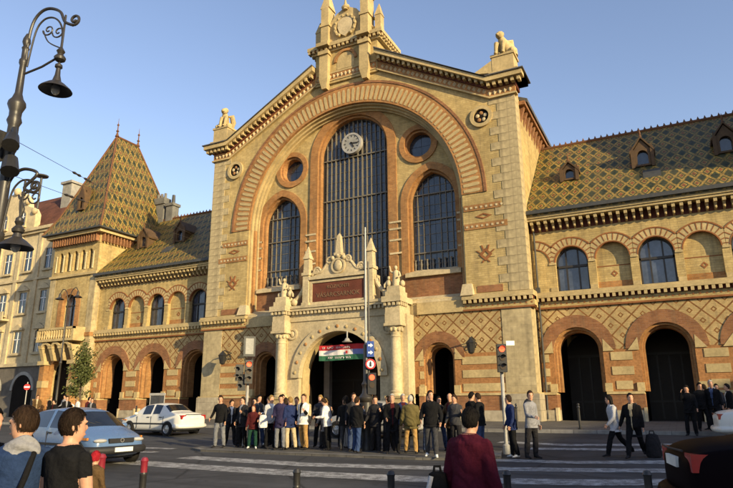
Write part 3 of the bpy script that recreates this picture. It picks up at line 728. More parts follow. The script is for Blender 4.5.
# ------------------------------------------------------------------ main portal
po = part('portal')
P = lambda mb, name, mat='stone_white', **k: mb.build(name, mat, po, **k)
pf = -1.05
P(MB().prism(wall_arches(-5.0, 5.0, 0, 6.55, [(0, 3.05, 2.75)], 28), pf, -.02), 'portal_wall')
P(MB().arcband(0, 2.75, 2.98, 3.62, pf-.16, pf+.3, 0, PI, 40), 'portal_arch')
for r0, r1, y in ((2.93, 3.06, pf+.3),):
    P(MB().arcband(0, 2.75, r0, r1, y, .1, 0, PI, 40).box(-r1, -r0, y, .1, 0, 2.75).box(r0, r1, y, .1, 0, 2.75), 'arch_order', 'stone_cream')
for i in range(15):
    a = PI*(i+.5)/15; m = MB().ellip((3.3*math.cos(a), pf-.17, 2.75+3.3*math.sin(a)), .12, .06, .12, 8, 6); P(m, 'arch_boss', 'brick_orange' if i % 2 else 'stone_cream', smooth=True)
for sx in (-1, 1):
    P(MB().arcband(sx*3.62, 5.72, .26, .40, pf-.10, pf+.1, 0, 2*PI, 20).ellip((sx*3.62, pf-.02, 5.72), .2, .08, .22), 'spandrel_roundel', smooth=True)
    cx = sx*4.32
    P(MB().box(cx-.62, cx+.62, pf-.75, pf+.1, 0, .55).box(cx-.55, cx+.55, pf-.68, pf+.1, .55, 1.35).box(cx-.62, cx+.62, pf-.75, pf+.1, 1.35, 1.5), 'column_pedestal', 'stone_cream')
    P(MB().lathe([(.46,0),(.46,.1),(.40,.16),(.44,.25),(.36,.32),(.355,1.4),(.31,3.55),(.34,3.58),(.34,3.66),(.30,3.7),(.36,3.95),(.50,4.25)], (cx, pf-.30, 1.5), 20), 'column', smooth=True)
    lf = MB()
    for i in range(10):
        a = 2*PI*i/10; lf.ellip((cx+.40*math.cos(a), pf-.30+.40*math.sin(a), 5.55), .11, .11, .15, 6, 5)
    P(lf, 'capital_leaf', smooth=True)
    P(MB().box(cx-.30, cx+.30, pf-.10, pf+.1, 1.5, 5.75), 'pilaster', 'stone_cream')
    P(MB().box(cx-.58, cx+.58, pf-.85, pf+.2, 5.75, 5.92).box(cx-.52, cx+.52, pf-.78, pf+.2, 5.92, 6.55), 'impost')
    P(MB().box(cx-.50, cx+.50, pf-.76, pf+.9, 6.55, 7.02), 'entablature_block')
    P(MB().box(cx-.66, cx+.66, pf-.98, pf+1.0, 7.24, 7.60), 'cornice_block')
    dd = MB()
    for i in range(4): dd.box(cx-.54+.30*i, cx-.38+.30*i, pf-.92, pf+.1, 7.02, 7.24)
    for i in range(4):
        dd.box(cx+.5, cx+.62, pf-.8+.3*i, pf-.64+.3*i, 7.02, 7.24); dd.box(cx-.62, cx-.5, pf-.8+.3*i, pf-.64+.3*i, 7.02, 7.24)
    dd.box(cx-.49, cx+.49, pf-.74, pf+.9, 7.02, 7.24)
    o = P(dd, 'dentil'); o['kind'] = 'stuff'
    # pedestal with a seated figure group
    P(MB().box(cx-.52, cx+.52, pf-.70, pf+.45, 7.60, 7.95).box(cx-.44, cx+.44, pf-.60, pf+.35, 7.95, 8.30), 'statue_pedestal')
    f = MB(); fx = cx+sx*.02; fy = pf-.12
    f.tube([(fx,fy,8.3),(fx,fy-.02,8.7),(fx,fy,9.05),(fx,fy,9.28),(fx,fy,9.42)], [.26,.25,.22,.20,.08], 10); f.ellip((fx,fy-.03,9.56), .11, .13, .15)
    f.tube([(fx+.2,fy,9.25),(fx+.34,fy-.12,8.98),(fx+.22,fy-.3,8.85)], [.085,.07,.05], 7); f.tube([(fx-.2,fy,9.25),(fx-.36,fy-.05,9.35),(fx-.42,fy-.1,9.7)], [.085,.07,.05], 7)
    f.ellip((fx+sx*-.5,fy,8.55), .2, .22, .26); f.ellip((fx-sx*.5,fy-.05,8.92), .1, .11, .13); f.tube([(fx-sx*.5,fy,8.8),(fx-sx*.78,fy-.1,8.5),(fx-sx*.8,fy-.1,8.3)], [.09,.08,.06], 7)
    f.ellip((fx+sx*.42,fy+.05,8.5), .16, .2, .22)
    P(f, 'figure_group', smooth=True)
P(MB().box(-3.95, 3.95, pf-.08, pf+1.0, 6.55, 7.02), 'entablature')
P(MB().box(-3.8, 3.8, pf-.35, pf+1.0, 7.24, 7.42).box(-3.8, 3.8, pf-.42, pf+1.0, 7.42, 7.60), 'cornice')
dd = MB().box(-3.8, 3.8, pf-.06, pf+.9, 7.02, 7.24)
for i in range(26): dd.box(-3.75+.30*i-.08, -3.75+.30*i+.08, pf-.30, pf-.05, 7.02, 7.24)
o = P(dd, 'dentil'); o['kind'] = 'stuff'
# attic with inscription
P(MB().box(-2.75, 2.75, pf-.02, pf+.8, 7.60, 9.35), 'attic_block')
P(MB().box(-2.05, 2.05, pf-.10, pf+.0, 7.78, 9.15), 'inscription_panel', 'dark_red_and_gap_shade')
P(MB().prism(rect(-2.2, 2.2, 7.62, 9.3), pf-.16, pf-.02, [rect(-2.02, 2.02, 7.8, 9.12)]), 'panel_frame', 'stone_white')
P(MB().box(-2.25, 2.25, pf-.30, pf+.7, 9.352, 9.58), 'attic_cornice')
def text_mesh(txt, size, loc, mat, parent, name='lettering', depth=.012, rz=0.):
    cu = bpy.data.curves.new(name, 'FONT'); cu.body = txt; cu.size = size; cu.align_x = 'CENTER'; cu.align_y = 'CENTER'; cu.extrude = depth
    t = bpy.data.objects.new(name, cu); COL.objects.link(t); dg = bpy.context.evaluated_depsgraph_get(); dg.update()
    me = bpy.data.meshes.new_from_object(t.evaluated_get(dg)); bpy.data.objects.remove(t); bpy.data.curves.remove(cu)
    me.transform(Matrix.Translation(loc) @ Matrix.Rotation(rz, 4, 'Z') @ Matrix.Rotation(PI/2, 4, 'X')); me.materials.clear(); me.materials.append(MATS[mat])
    return place(name, me, parent)
text_mesh('KÖZPONTI', .34, (0, pf-.115, 8.76), 'gold', po); text_mesh('VÁSÁRCSARNOK', .44, (0, pf-.115, 8.22), 'gold', po)
for sx in (-1, 1):
    cx = sx*2.48
    P(MB().box(cx-.30, cx+.30, pf-.34, pf+.4, 7.60, 7.8).box(cx-.24, cx+.24, pf-.28, pf+.34, 7.8, 9.7).box(cx-.31, cx+.31, pf-.36, pf+.4, 9.7, 9.9).frustum(cx, pf+.02, 9.9, 10.9, .23, .26, .20, .22).frustum(cx, pf+.02, 10.9, 11.05, .27, .3, .25, .27).frustum(cx, pf+.02, 11.05, 11.85, .23, .25, .02, .02), 'obelisk')
    s_ = MB(); pts = []
    for t in np.linspace(0, 1, 30):
        pts.append((sx*(2.15-1.5*t), pf+.05, 9.75+.85*t**1.7+.10*math.sin(t*9)))
    s_.tube(pts, [.15-.05*i/29 for i in range(30)], 8); sp = [(sx*(2.0-.30*(1-k)*math.cos(k*11)-.25), pf+.0, 9.98+.30*(1-k)*math.sin(k*11)) for k in np.linspace(0, .85, 24)]; s_.tube(sp, .085, 7)
    sp = [(sx*(.75-.26*(1-k)*math.cos(k*11)), pf+.0, 10.62+.26*(1-k)*math.sin(k*11)) for k in np.linspace(0, .85, 24)]; s_.tube(sp, .08, 7)
    P(s_, 'scroll', smooth=True)
    # volutes outside the attic
    s_ = MB(); s_.tube([(sx*(2.8+.95*t), pf+.05, 9.0-1.15*t**.6) for t in np.linspace(0, 1, 14)], .15, 8); s_.ellip((sx*3.55,pf+.05,7.95), .28, .2, .28); P(s_, 'volute', smooth=True)
P(MB().prism([(-2.1,9.58),(2.1,9.58),(1.5,9.95),(.8,10.35),(.4,10.9),(-.4,10.9),(-.8,10.35),(-1.5,9.95)], pf-.02, pf+.45), 'pediment')
P(MB().ellip((0,pf-.08,10.2), .34, .16, .42).arcband(0, 10.2, .42, .55, pf-.14, pf+.02, 0, 2*PI, 22), 'cartouche', smooth=True)
P(MB().ellip((.42,pf-.08,10.75), .16, .14, .18).ellip((-.42,pf-.08,10.75), .16, .14, .18).ellip((0,pf-.06,10.9), .22, .18, .2), 'cherub_ornament', smooth=True)
P(MB().box(-.28, .28, pf-.2, pf+.4, 10.9, 11.1).frustum(0, pf+.1, 11.1, 12.3, .20, .22, .13, .15).frustum(0, pf+.1, 12.3, 12.55, .13, .15, .01, .01), 'obelisk')
# recess behind the arch: side walls, glazed screen, doors
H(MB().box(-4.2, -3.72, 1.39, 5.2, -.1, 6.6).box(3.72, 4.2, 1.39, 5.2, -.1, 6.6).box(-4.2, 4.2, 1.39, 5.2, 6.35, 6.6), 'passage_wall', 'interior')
door(0, 3.7, 2.75, 4.6)
for x in (-2.2, 2.2): P(MB().box(x-.22, x+.22, 1.2, 1.6, 0, 5.2), 'inner_pier', 'render_dark')
# flag-coloured banner across the arch
bn = thing('banner', 'red, white, green and blue striped banner hung across the main portal arch', 'banner', (0, -.62, 4.35))
for x0, x1, z0, z1, mt, nm in ((-1.72, .86, .18, .52, 'banner_red', 'red_stripe'), (.86, 1.72, .18, .52, 'banner_red', 'red_stripe'), (-1.72, .86, -.16, .18, 'banner_white', 'white_stripe'), (.86, 1.72, -.16, .18, 'banner_blue', 'blue_field'), (-1.72, 1.72, -.5, -.16, 'banner_green', 'green_stripe')):
    m = MB(); n = 16
    for i in range(n+1):
        x = x0+(x1-x0)*i/n; y = .03*math.sin(x*4.1)+.02*math.sin(x*9)
        for z in (z0, z1): m.v += [(x, y, z+.02*math.sin(x*1.7)), (x, y+.01, z+.02*math.sin(x*1.7))]
    for i in range(n):
        a = 4*i; b = a+4; m.f += [(a, b, b+2, a+2), (a+1, a+3, b+3, b+1), (a+2, b+2, b+3, a+3), (a, a+1, b+1, b)]
    m.build(nm, mt, bn)
rr = random.Random(3)
for z, x0, x1, mt in ((.34, -1.45, .7, 'banner_white'), (-.32, -1.0, .75, 'banner_white')):
    m = MB(); x = x0
    while x < x1:
        wd = rr.choice((.05, .08, .1)); 
        if rr.random() > .15: m.box(x, x+wd*.35, -.055, -.045, z-.075, z+.075).box(x, x+wd, -.055, -.045, z-.075+rr.choice((0, .06, .12)), z-.045+rr.choice((.0, .06)))
        x += wd+.045
    o = m.build('banner_lettering', mt, bn); o['kind'] = 'stuff'
MB().prism([(.36,-.08),(.48,-.08),(.5,.02),(.48,.1),(.36,.1),(.34,.02)], -.06, -.045).build('banner_emblem', 'banner_red', bn)
for x in (-1.7, 1.7): MB().tube([(x,0,.5),(x*1.15,.1,1.1)], .01, 5).build('banner_rope', 'iron_black', bn)
# hanging lamp in the portal
hl = part('portal_lamp', po); MB().tube([(.9,-.9,5.6),(.9,-.9,5.15)], .03, 6).build('lamp_rod', 'steel_grey', hl) if False else None
P(MB().tube([(.75,-1.2,5.65),(.75,-1.2,5.2)], .05, 8).lathe([(.06,.25),(.14,.2),(.20,.06),(.34,0),(.32,-.03)], (.75,-1.2,4.98), 16), 'hanging_lamp', 'steel_grey', smooth=True)
bpy.data.objects.remove(hl)

# ------------------------------------------------------------------ wings
WY = 1.6
def wing(sx):
    X = lambda a, b: tuple(sorted((sx*a, sx*b)))
    x0, x1 = X(W0+.0, 26.7)
    ac = [sx*14.73, sx*19.45, sx*24.17]; ahw = 1.38; azs = 4.0
    wl = H(MB().prism(wall_arches(x0, x1, 1.6, 6.6, [(c, ahw, azs) for c in ac]), WY, WY+1.0), 'ground_floor_wall', 'brick_lattice')
    for c in ac:
        door_arch(c, ahw, azs, WY, .72, wl); door(c, ahw, azs, WY+5.2); passage(c, ahw, WY+.99, WY+5.6, azs+ahw+.04)
    edges = sorted([x0]+[c+s*ahw for c in ac for s in (-1, 1)]+[x1])
    plinth([(edges[i], edges[i+1]) for i in range(0, len(edges), 2)], WY, WY+1.0)
    for a, b in zip(edges[::2], edges[1::2]):
        if b-a > 1.0: blocks(a+.40, b-.40, WY, (3.60, 2.78), wl); blocks(a+.55, b-.55, WY, (1.98,), wl)
        else: blocks(a+.08, b-.3, WY, (3.60, 2.78, 1.98), wl) if sx > 0 else blocks(a+.3, b-.08, WY, (3.60, 2.78, 1.98), wl)
    string_course(x0+(.02 if sx > 0 else 0), x1-(0 if sx > 0 else .02), WY)
    # upper storey
    wc = [14.85, 19.55, 24.25]; bc = [12.62, 17.2, 21.9, 26.6]; zs, hw = 9.4, .95
    hs = [arch(sx*c, hw, 7.58, zs) for c in wc]+[arch(sx*c, hw, 7.58, zs) for c in bc[1:3]]
    uw = H(MB().prism(rect(x0, x1, 7.3, 12.4), WY, WY+.5, hs), 'upper_wall', 'brick_cream')
    for c in bc[1:3]:
        nb = H(MB().prism(arch(sx*c, hw+.05, 7.5, zs), WY+.30, WY+.45), 'blind_niche', 'brick_cream', uw)
        H(MB().box(sx*c-hw, sx*c+hw, WY+.27, WY+.32, 7.58, 8.0), 'niche_panel', 'brick_orange', uw)
        H(MB().box(sx*c-hw, sx*c+hw, WY+.285, WY+.32, 8.9, 8.96), 'niche_line', 'brick_line', uw)
        q = sx*c; H(MB().prism([(q-.2,8.45),(q,8.25),(q+.2,8.45),(q,8.65)], WY+.28, WY+.32, [[(q-.09,8.45),(q,8.36),(q+.09,8.45),(q,8.54)]]), 'lozenge', 'brick_line', uw)
    # half niche beside the hall
    q = sx*12.62; m = MB(); p = [a for a in arch(q, .62, 7.58, zs)]
    H(MB().prism(rect(*X(W0, 13.24), 7.6, zs), WY+.004-.02, WY+.02), 'niche_panel', 'brick_cream', uw)
    for c in wc+bc:
        if c > 26: continue
        q = sx*c; lo_, hi_ = (0, PI) if c > 13 else ((0, R(88)) if sx > 0 else (R(92), PI))
        tr = MB().arcband(q, zs, hw-.01, hw+.06, WY-.05, WY+.2, lo_, hi_, 20).arcband(q, zs, hw+.50, hw+.58, WY-.06, WY+.1, max(lo_, R(40)), min(hi_, R(140)), 20)
        for i in range(14):
            a = PI*(i+.5)/14
            if not lo_ < a < hi_: continue
            st = len(tr.v); tr.box(hw+.10, min(hw+.50, (1.16 if c > 13 else 1.05)/max(abs(math.cos(a)), .01)), WY-.045, WY+.05, -.028, .028); tr.move(Matrix.Translation((q, 0, zs)) @ Matrix.Rotation(-a, 4, 'Y'), st)
        o = H(tr, 'arch_trim', 'brick_line', uw)
        H(MB().prism([(q+(hw+.52)*math.cos(R(38+104*i/20)), zs+(hw+.52)*math.sin(R(38+104*i/20))) for i in range(21)]+[(q-1.165, zs)]+[(q-(hw+.05)*math.cos(PI*i/20), zs+(hw+.05)*math.sin(PI*i/20)) for i in range(21)]+[(q+1.165, zs)], WY-.03, WY+.1) if c > 13 else MB().prism(([(q+sx*(hw+.52)*math.cos(R(42+46*i/12)), zs+(hw+.52)*math.sin(R(42+46*i/12))) for i in range(13)]+[(q+sx*(hw+.05)*math.cos(R(88-88*i/12)), zs+(hw+.05)*math.sin(R(88-88*i/12))) for i in range(13)]+[(q+sx*1.06, zs)])[::sx], WY-.03, WY+.1), 'arch_voussoirs', 'stone_cream', uw)
    for c in (13.73, 16.03, 18.37, 20.73, 23.07, 25.42):
        q = sx*c; H(MB().box(q-.20, q+.20, WY-.06, WY+.1, 9.26, 9.395), 'pier_capital', 'stone_cream', uw); H(MB().box(q-.20, q+.20, WY-.06, WY+.1, 7.6, 7.85), 'pier_foot', 'stone_cream', uw)
    for c in wc:
        q = sx*c; wn_ = part('wing_window'); p = arch(q, hw, 7.58, zs)
        glazing(wn_, p, WY+.46, [q-.96, q-.36, q+.36, q+.96], [7.58, 9.15, 10.4], .09, .07, 'frame_dark', 'glass_light')
        frame_ring(wn_, arch(q, hw+.02, 7.56, zs), arch(q, hw-.10, 7.68, zs), WY+.36, WY+.48, 'frame_dark')
    # corbelled eaves
    ev = H(MB().box(x0, x1, WY-.78, WY+.5, 12.2, 12.42).box(x0, x1, WY-.70, WY+.5, 12.05, 12.2), 'eaves_cornice', 'stone_cream')
    H(MB().box(x0, x1, WY-.03, WY+.3, 11.45, 12.05), 'eaves_frieze', 'dark_red_and_gap_shade', ev)  # coloured dark so the gaps between corbels carry painted shade
    cm = MB().box(-.09, .09, -.62, -.03, 11.82, 12.05); cm.add([(-.07,-.5,11.82),(.07,-.5,11.82),(.07,-.03,11.82),(-.07,-.03,11.82),(-.06,-.22,11.52),(.06,-.22,11.52),(.06,-.03,11.46),(-.06,-.03,11.46)], [(0,1,2,3),(4,7,6,5),(0,4,5,1),(1,5,6,2),(2,6,7,3),(3,7,4,0)])
    cm.ellip((0,-.28,11.62), .08, .09, .12, 6, 5)
    me = cm.mesh('corbel'); me.materials.append(MATS['stone_cream'])
    n = 33
    for i in range(n): place('corbel', me, ev, loc=(sx*(W0+.25+(26.6-W0-.2)*i/n), WY, 0))
    H(MB().box(x0, x1, WY-1.02, WY-.75, 12.43, 12.66), 'gutter', 'zinc')
    # roof
    ez, ey, rz, ry = 12.6, WY-.9, 19.75, 8.2
    L = math.hypot(rz-ez, ry-ey)
    for nm, pts in (('roof_slope', [(x0, ey, ez), (x1, ey, ez), (x1, ry, rz), (x0, ry, rz)]), ('roof_slope', [(x1, ry*2-ey, ez), (x0, ry*2-ey, ez), (x0, ry, rz), (x1, ry, rz)])):
        me = bpy.data.meshes.new('roof_slope'); me.from_pydata(pts+[(a, b+.05, c-.25) for a, b, c in pts], [], [(0,1,2,3),(7,6,5,4),(0,4,5,1),(1,5,6,2),(2,6,7,3),(3,7,4,0)])
        uvl = me.uv_layers.new(name='UVMap')
        for lp in me.loops:
            v = me.vertices[lp.vertex_index].co; uvl.data[lp.index].uv = (v.x, math.hypot(v.y-(ey if pts[0][1] == ey else ry*2-ey), v.z-ez))
        me.materials.append(MATS['roof_tiles']); place(nm, me, HALL)
    rg = MB(); rg.tube([(x0, ry, rz+.02), (x1, ry, rz+.02)], .13, 8)
    i = 0; x = x0+.2
    while x < x1: rg.lathe([(.07,0),(.09,.06),(.05,.14),(.015,.24)], (x, ry, rz+.1), 6); x += .42
    o = H(rg, 'ridge_crest', 'tile_ridge'); o['kind'] = 'stuff'
    H(MB().box(x0, x1, ry*2-ey-1, ry*2-ey-.5, 0, 12.7), 'rear_wall', 'brick_cream')
    # dormers
    for c, w, h, zb in ((15.0, .50, 1.15, 15.3), (19.5, .58, 1.8, 15.5), (24.1, .58, 1.8, 15.5)):
        q = sx*c; yb = ey+(zb-ez)*(ry-ey)/(rz-ez); dm = part('dormer'); hh = h*.55
        MB().prism([(q-w,zb),(q+w,zb),(q+w,zb+hh),(q,zb+h),(q-w,zb+hh)], yb-.12, yb+1.6, [arch(q, w*.55, zb+.12, zb+hh*.75)]).build('dormer_front', 'dormer_wood', dm)
        MB().box(q-w*.6, q+w*.6, yb+.12, yb+.16, zb+.1, zb+hh*1.3).build('dormer_pane', 'glass', dm)
        for s in (-1, 1):
            MB().prism([(q+s*(w+.14),zb+hh-.1),(q,zb+h+.08),(q,zb+h+.2),(q+s*(w+.18),zb+hh+.02)][::s], yb-.22, yb+1.9).build('dormer_roof', 'dormer_wood', dm)
            MB().box(q+s*w-.10, q+s*w+.10, yb-.2, yb-.02, zb-.1, zb+hh+.12).frustum(q+s*w, yb-.11, zb+hh+.12, zb+hh+.5, .1, .09, .01, .01).build('dormer_post', 'dormer_wood', dm)
        MB().lathe([(.07,0),(.10,.08),(.04,.2),(.07,.32),(.01,.65)], (q, yb-.12, zb+h+.1), 8).build('dormer_finial', 'tile_ridge', dm)
    # roof hatch
    q = sx*19.9; zb = 14.35; yb = ey+(zb-ez)*(ry-ey)/(rz-ez); t = (rz-ez)/(ry-ey)
    m = MB().add([(q-.5,yb-.06,zb+.1),(q+.5,yb-.06,zb+.1),(q+.5,yb+.5,zb+.5*t+.16),(q-.5,yb+.5,zb+.5*t+.16),(q-.5,yb-.06,zb-.2),(q+.5,yb-.06,zb-.2),(q+.5,yb+.5,zb+.5*t-.1),(q-.5,yb+.5,zb+.5*t-.1)], [(0,1,2,3),(0,4,5,1),(1,5,6,2),(2,6,7,3),(3,7,4,0)])
    H(m, 'roof_hatch', 'zinc')
    # rainwater pipe in the corner beside the hall
    H(MB().tube([(sx*12.75,WY-.12,12.4),(sx*12.75,WY-.12,1.2),(sx*12.75,WY-.2,.1)], .06, 8).box(sx*12.75-.12, sx*12.75+.12, WY-.24, WY, 7.55, 7.9), 'rainwater_pipe', 'zinc')
wing(1); wing(-1)

# ------------------------------------------------------------------ corner towers
TY = .95
def tower(sx):
    tw = part('tower'); T = lambda mb, name, mat, parent=None, **k: mb.build(name, mat, parent or tw, **k)
    xl, xr = sorted((sx*26.7, sx*33.0)); xc = (xl+xr)/2
    yb = 10.0
    fh = [arch(xc-.1, .95, 8.05, 10.15)]+[arch(xc-2.1+1.03*i, .26, 13.35, 15.0, 0, 8) for i in range(5)]
    T(MB().prism(wall_arches(xl, xr, 1.6, 16.2, [(xc, 1.7, 3.6)]), TY, TY+.6, fh), 'tower_front', 'brick_cream')
    for s in (-1, 1):
        x = xl if s < 0 else xr
        T(MB().box(*sorted((x, x-s*.5)), TY+.601, yb, 0, 16.2), 'tower_side', 'brick_cream')
        T(MB().box(*sorted((x+s*.03, x-s*.75)), TY-.03, TY+.55, 0, 12.9), 'corner_pier', 'ashlar')
    T(MB().box(xl, xr, yb, yb+.5, 0, 16.2), 'tower_rear', 'brick_cream')
    T(MB().box(xl+.6, xr-.6, TY+.9, TY+1.0, 0, 16), 'inner_screen', 'interior')
    for a, b in ((xl-.2, xc-1.7), (xc+1.7, xr+.2)):
        T(MB().box(a, b, TY-.22, TY+.6, -.2, .62), 'plinth_base', 'plinth_stone'); T(MB().box(a, b, TY-.14, TY+.6, .62, 1.48), 'plinth', 'brick_red'); T(MB().box(a, b, TY-.2, TY+.6, 1.48, 1.62), 'plinth_cap', 'stone_cream')
    # entrance: orange arch, paired corbels carrying a balcony
    T(MB().arcband(xc, 3.6, 1.68, 2.3, TY-.12, TY+.4, 0, PI, 24).box(xc-2.3, xc-1.68, TY-.12, TY+.4, 1.62, 3.6).box(xc+1.68, xc+2.3, TY-.12, TY+.4, 1.62, 3.6), 'entrance_arch', 'brick_orange')
    for s in (-1, 1):
        T(MB().box(xc+s*2.0-.42, xc+s*2.0+.42, TY-.75, TY, 0, 1.6).box(xc+s*2.0-.3, xc+s*2.0+.3, TY-.6, TY, 1.6, 4.6), 'entrance_pier', 'brick_orange')
        T(MB().box(xc+s*2.0-.34, xc+s*2.0+.34, TY-.66, TY, 2.6, 3.2), 'pier_block', 'stone_cream'); T(MB().box(xc+s*2.0-.45, xc+s*2.0+.45, TY-.8, TY, 4.6, 4.95), 'pier_capital', 'stone_cream')
    for i in range(4):
        x = xc-2.0+1.333*i; m = MB(); m.frustum(x, TY-.35, 4.95, 6.3, .18, .25, .24, .75); T(m, 'balcony_corbel', 'stone_cream')
    for i in range(3): T(MB().arcband(xc-1.333+1.333*i, 6.0, .40, .62, TY-1.05, TY-.7, 0, PI, 14), 'balcony_arch', 'stone_cream')
    T(MB().box(xc-2.5, xc+2.5, TY-1.2, TY+.1, 6.62, 6.85), 'balcony_slab', 'stone_cream')
    T(MB().box(xc-2.5, xc+2.5, TY-1.2, TY-1.0, 7.65, 7.85).box(xc-2.5, xc-2.3, TY-1.2, TY, 6.85, 7.85).box(xc+2.3, xc+2.5, TY-1.2, TY, 6.85, 7.85), 'balcony_rail', 'stone_cream')
    for i in range(14): T(MB().lathe([(.06,0),(.1,.15),(.05,.45),(.09,.7),(.06,.8)], (xc-2.15+.33*i, TY-1.1, 6.85), 8), 'baluster', 'stone_cream')
    # big window
    T(MB().arcband(xc-.1, 10.15, .93, 1.5, TY-.06, TY+.3, 0, PI, 20).box(xc-1.6, xc-1.03, TY-.06, TY+.3, 7.9, 10.15).box(xc+.83, xc+1.4, TY-.06, TY+.3, 7.9, 10.15), 'window_surround', 'brick_orange')
    wn_ = part('tower_window', tw)
    MB().prism(arch(xc-.1, .96, 8.0, 10.15), TY+.42, TY+.46).build('pane', 'glass_light', tw); MB().box(xc-.15, xc-.05, TY+.34, TY+.44, 8.0, 11.0).build('mullion', 'frame_dark', tw); MB().box(xc-1.05, xc+.85, TY+.35, TY+.44, 10.0, 10.12).build('transom', 'frame_dark', tw)
    bpy.data.objects.remove(wn_)
    T(MB().box(xl-.1, xr+.1, TY-.18, TY+.4, 12.75, 12.98), 'string_course', 'stone_cream')
    T(MB().box(xl-.05, xr+.05, TY-.10, TY+.3, 7.05, 7.4), 'string_course', 'brick_orange')
    for i in range(6): T(MB().lathe([(.10,0),(.07,.12),(.06,1.45),(.11,1.62)], (xc-2.62+1.03*i, TY-.02, 13.35), 8), 'colonnette', 'stone_white')
    for i in range(5):
        x = xc-2.1+1.03*i; T(MB().box(x-.3, x+.3, TY+.3, TY+.34, 13.3, 15.4), 'pane', 'glass')
    # corbel table, eaves, roof
    cb = MB()
    for i in range(19): cb.box(xl+.1+.335*i, xl+.22+.335*i, TY-.42, TY+.1, 15.85, 16.62)
    for s in (-1, 1):
        x = xl if s < 0 else xr
        for i in range(24): cb.box(*sorted((x, x+s*.42)), TY+.1+.37*i, TY+.23+.37*i, 15.85, 16.62)
    o = T(cb, 'corbel_table', 'brick_red'); o['kind'] = 'stuff'
    T(MB().box(xl-.06, xr+.06, TY-.06, yb+.5, 15.75, 16.6), 'corbel_frieze', 'brick_cream')
    T(MB().box(xl-.62, xr+.62, TY-.62, yb+1.1, 16.62, 16.92), 'eaves_cornice', 'stone_cream')
    T(MB().box(xl-.95, xr+.95, TY-.95, yb+1.45, 16.93, 17.06), 'gutter', 'zinc')
    y0, y1 = TY-.9, yb+1.4; zt = 28.4; rr0, rr1 = 4.1, 6.9
    a, b = xl-.9, xr+.9; k1, zk = .80, 19.2
    def lerp(p, q, t): return tuple(p[i]+(q[i]-p[i])*t for i in range(3))
    base = [(a,y0,17.02),(b,y0,17.02),(b,y1,17.02),(a,y1,17.02)]; top = [(xc,rr0,zt),(xc,rr0,zt),(xc,rr1,zt),(xc,rr1,zt)]
    ins = .95; mid = [(a+ins,y0+ins,19.0),(b-ins,y0+ins,19.0),(b-ins,y1-ins,19.0),(a+ins,y1-ins,19.0)]
    for i in range(4):
        j = (i+1) % 4; A_, B_ = Vector(base[i]), Vector(base[j]); u_ = (B_-A_).normalized()
        pts = [base[i], base[j], mid[j], mid[i], top[j], top[i]]; fs = [(0,1,2,3)]; fs += [(3,2,4)] if i in (0, 2) else [(3,2,4,5)]
        me = bpy.data.meshes.new('tower_roof'); me.from_pydata(pts, [], fs); uvl = me.uv_layers.new(name='UVMap')
        for lp in me.loops:
            v = me.vertices[lp.vertex_index].co; d_ = (v-A_); uu = d_.dot(u_); uvl.data[lp.index].uv = (uu+40, (d_-u_*uu).length)
        me.materials.append(MATS['roof_tiles']); place('tower_roof_slope', me, tw)
    hp = MB()
    for i in range(4):
        hp.tube([base[i], mid[i], top[i]], .10, 6)
    hp.tube([top[0], top[2]], .12, 6); T(hp, 'hip_ridge', 'tile_ridge')
    for y in (rr0, rr1): T(MB().lathe([(.22,0),(.12,.25),(.07,.5),(.16,.62),(.06,.75),(.05,1.2),(.13,1.32),(.03,1.5),(.012,2.1)], (xc, y, zt), 10), 'roof_finial', 'tile_ridge', smooth=True)
    # front dormer and side dormer
    for q, yy, w, zb, h in ((xc-.2, .9, .5, 19.4, 2.6),):
        T(MB().prism([(q-w,zb),(q+w,zb),(q+w,zb+h*.5),(q,zb+h),(q-w,zb+h*.5)], yy, yy+1.6, [arch(q, w*.5, zb+.15, zb+h*.4)]), 'dormer_front', 'dormer_wood'); T(MB().box(q-w*.6, q+w*.6, yy+.3, yy+.34, zb, zb+h*.8), 'dormer_pane', 'interior')
    xs_ = sx*26.7
    if sx < 0: T(MB().box(*sorted((xs_+.3, xs_-1.3)), 8.0, 8.9, 16, 21.6).box(*sorted((xs_+.42, xs_-1.42)), 7.88, 9.02, 21.6, 21.85).box(*sorted((xs_+.36, xs_-1.36)), 7.94, 8.96, 21.85, 22.3), 'chimney', 'chimney_grey')
    for i in range(3 if sx < 0 else 0): T(MB().tube([(xs_-1.0+.5*i, 8.45, 22.3), (xs_-1.0+.5*i, 8.45, 22.9)], [.16, .13], 8), 'chimney_pot', 'chimney_grey')
    if sx < 0:
        T(MB().box(-26.0, -25.1, 8.0, 8.9, 16, 21.2).box(-26.12, -24.98, 7.88, 9.02, 21.2, 21.5), 'chimney', 'chimney_grey')
        T(MB().tube([(-25.5, 8.45, 21.5), (-25.5, 8.45, 22.5)], [.2, .16], 8), 'chimney_pot', 'zinc')
tower(-1); tower(1)
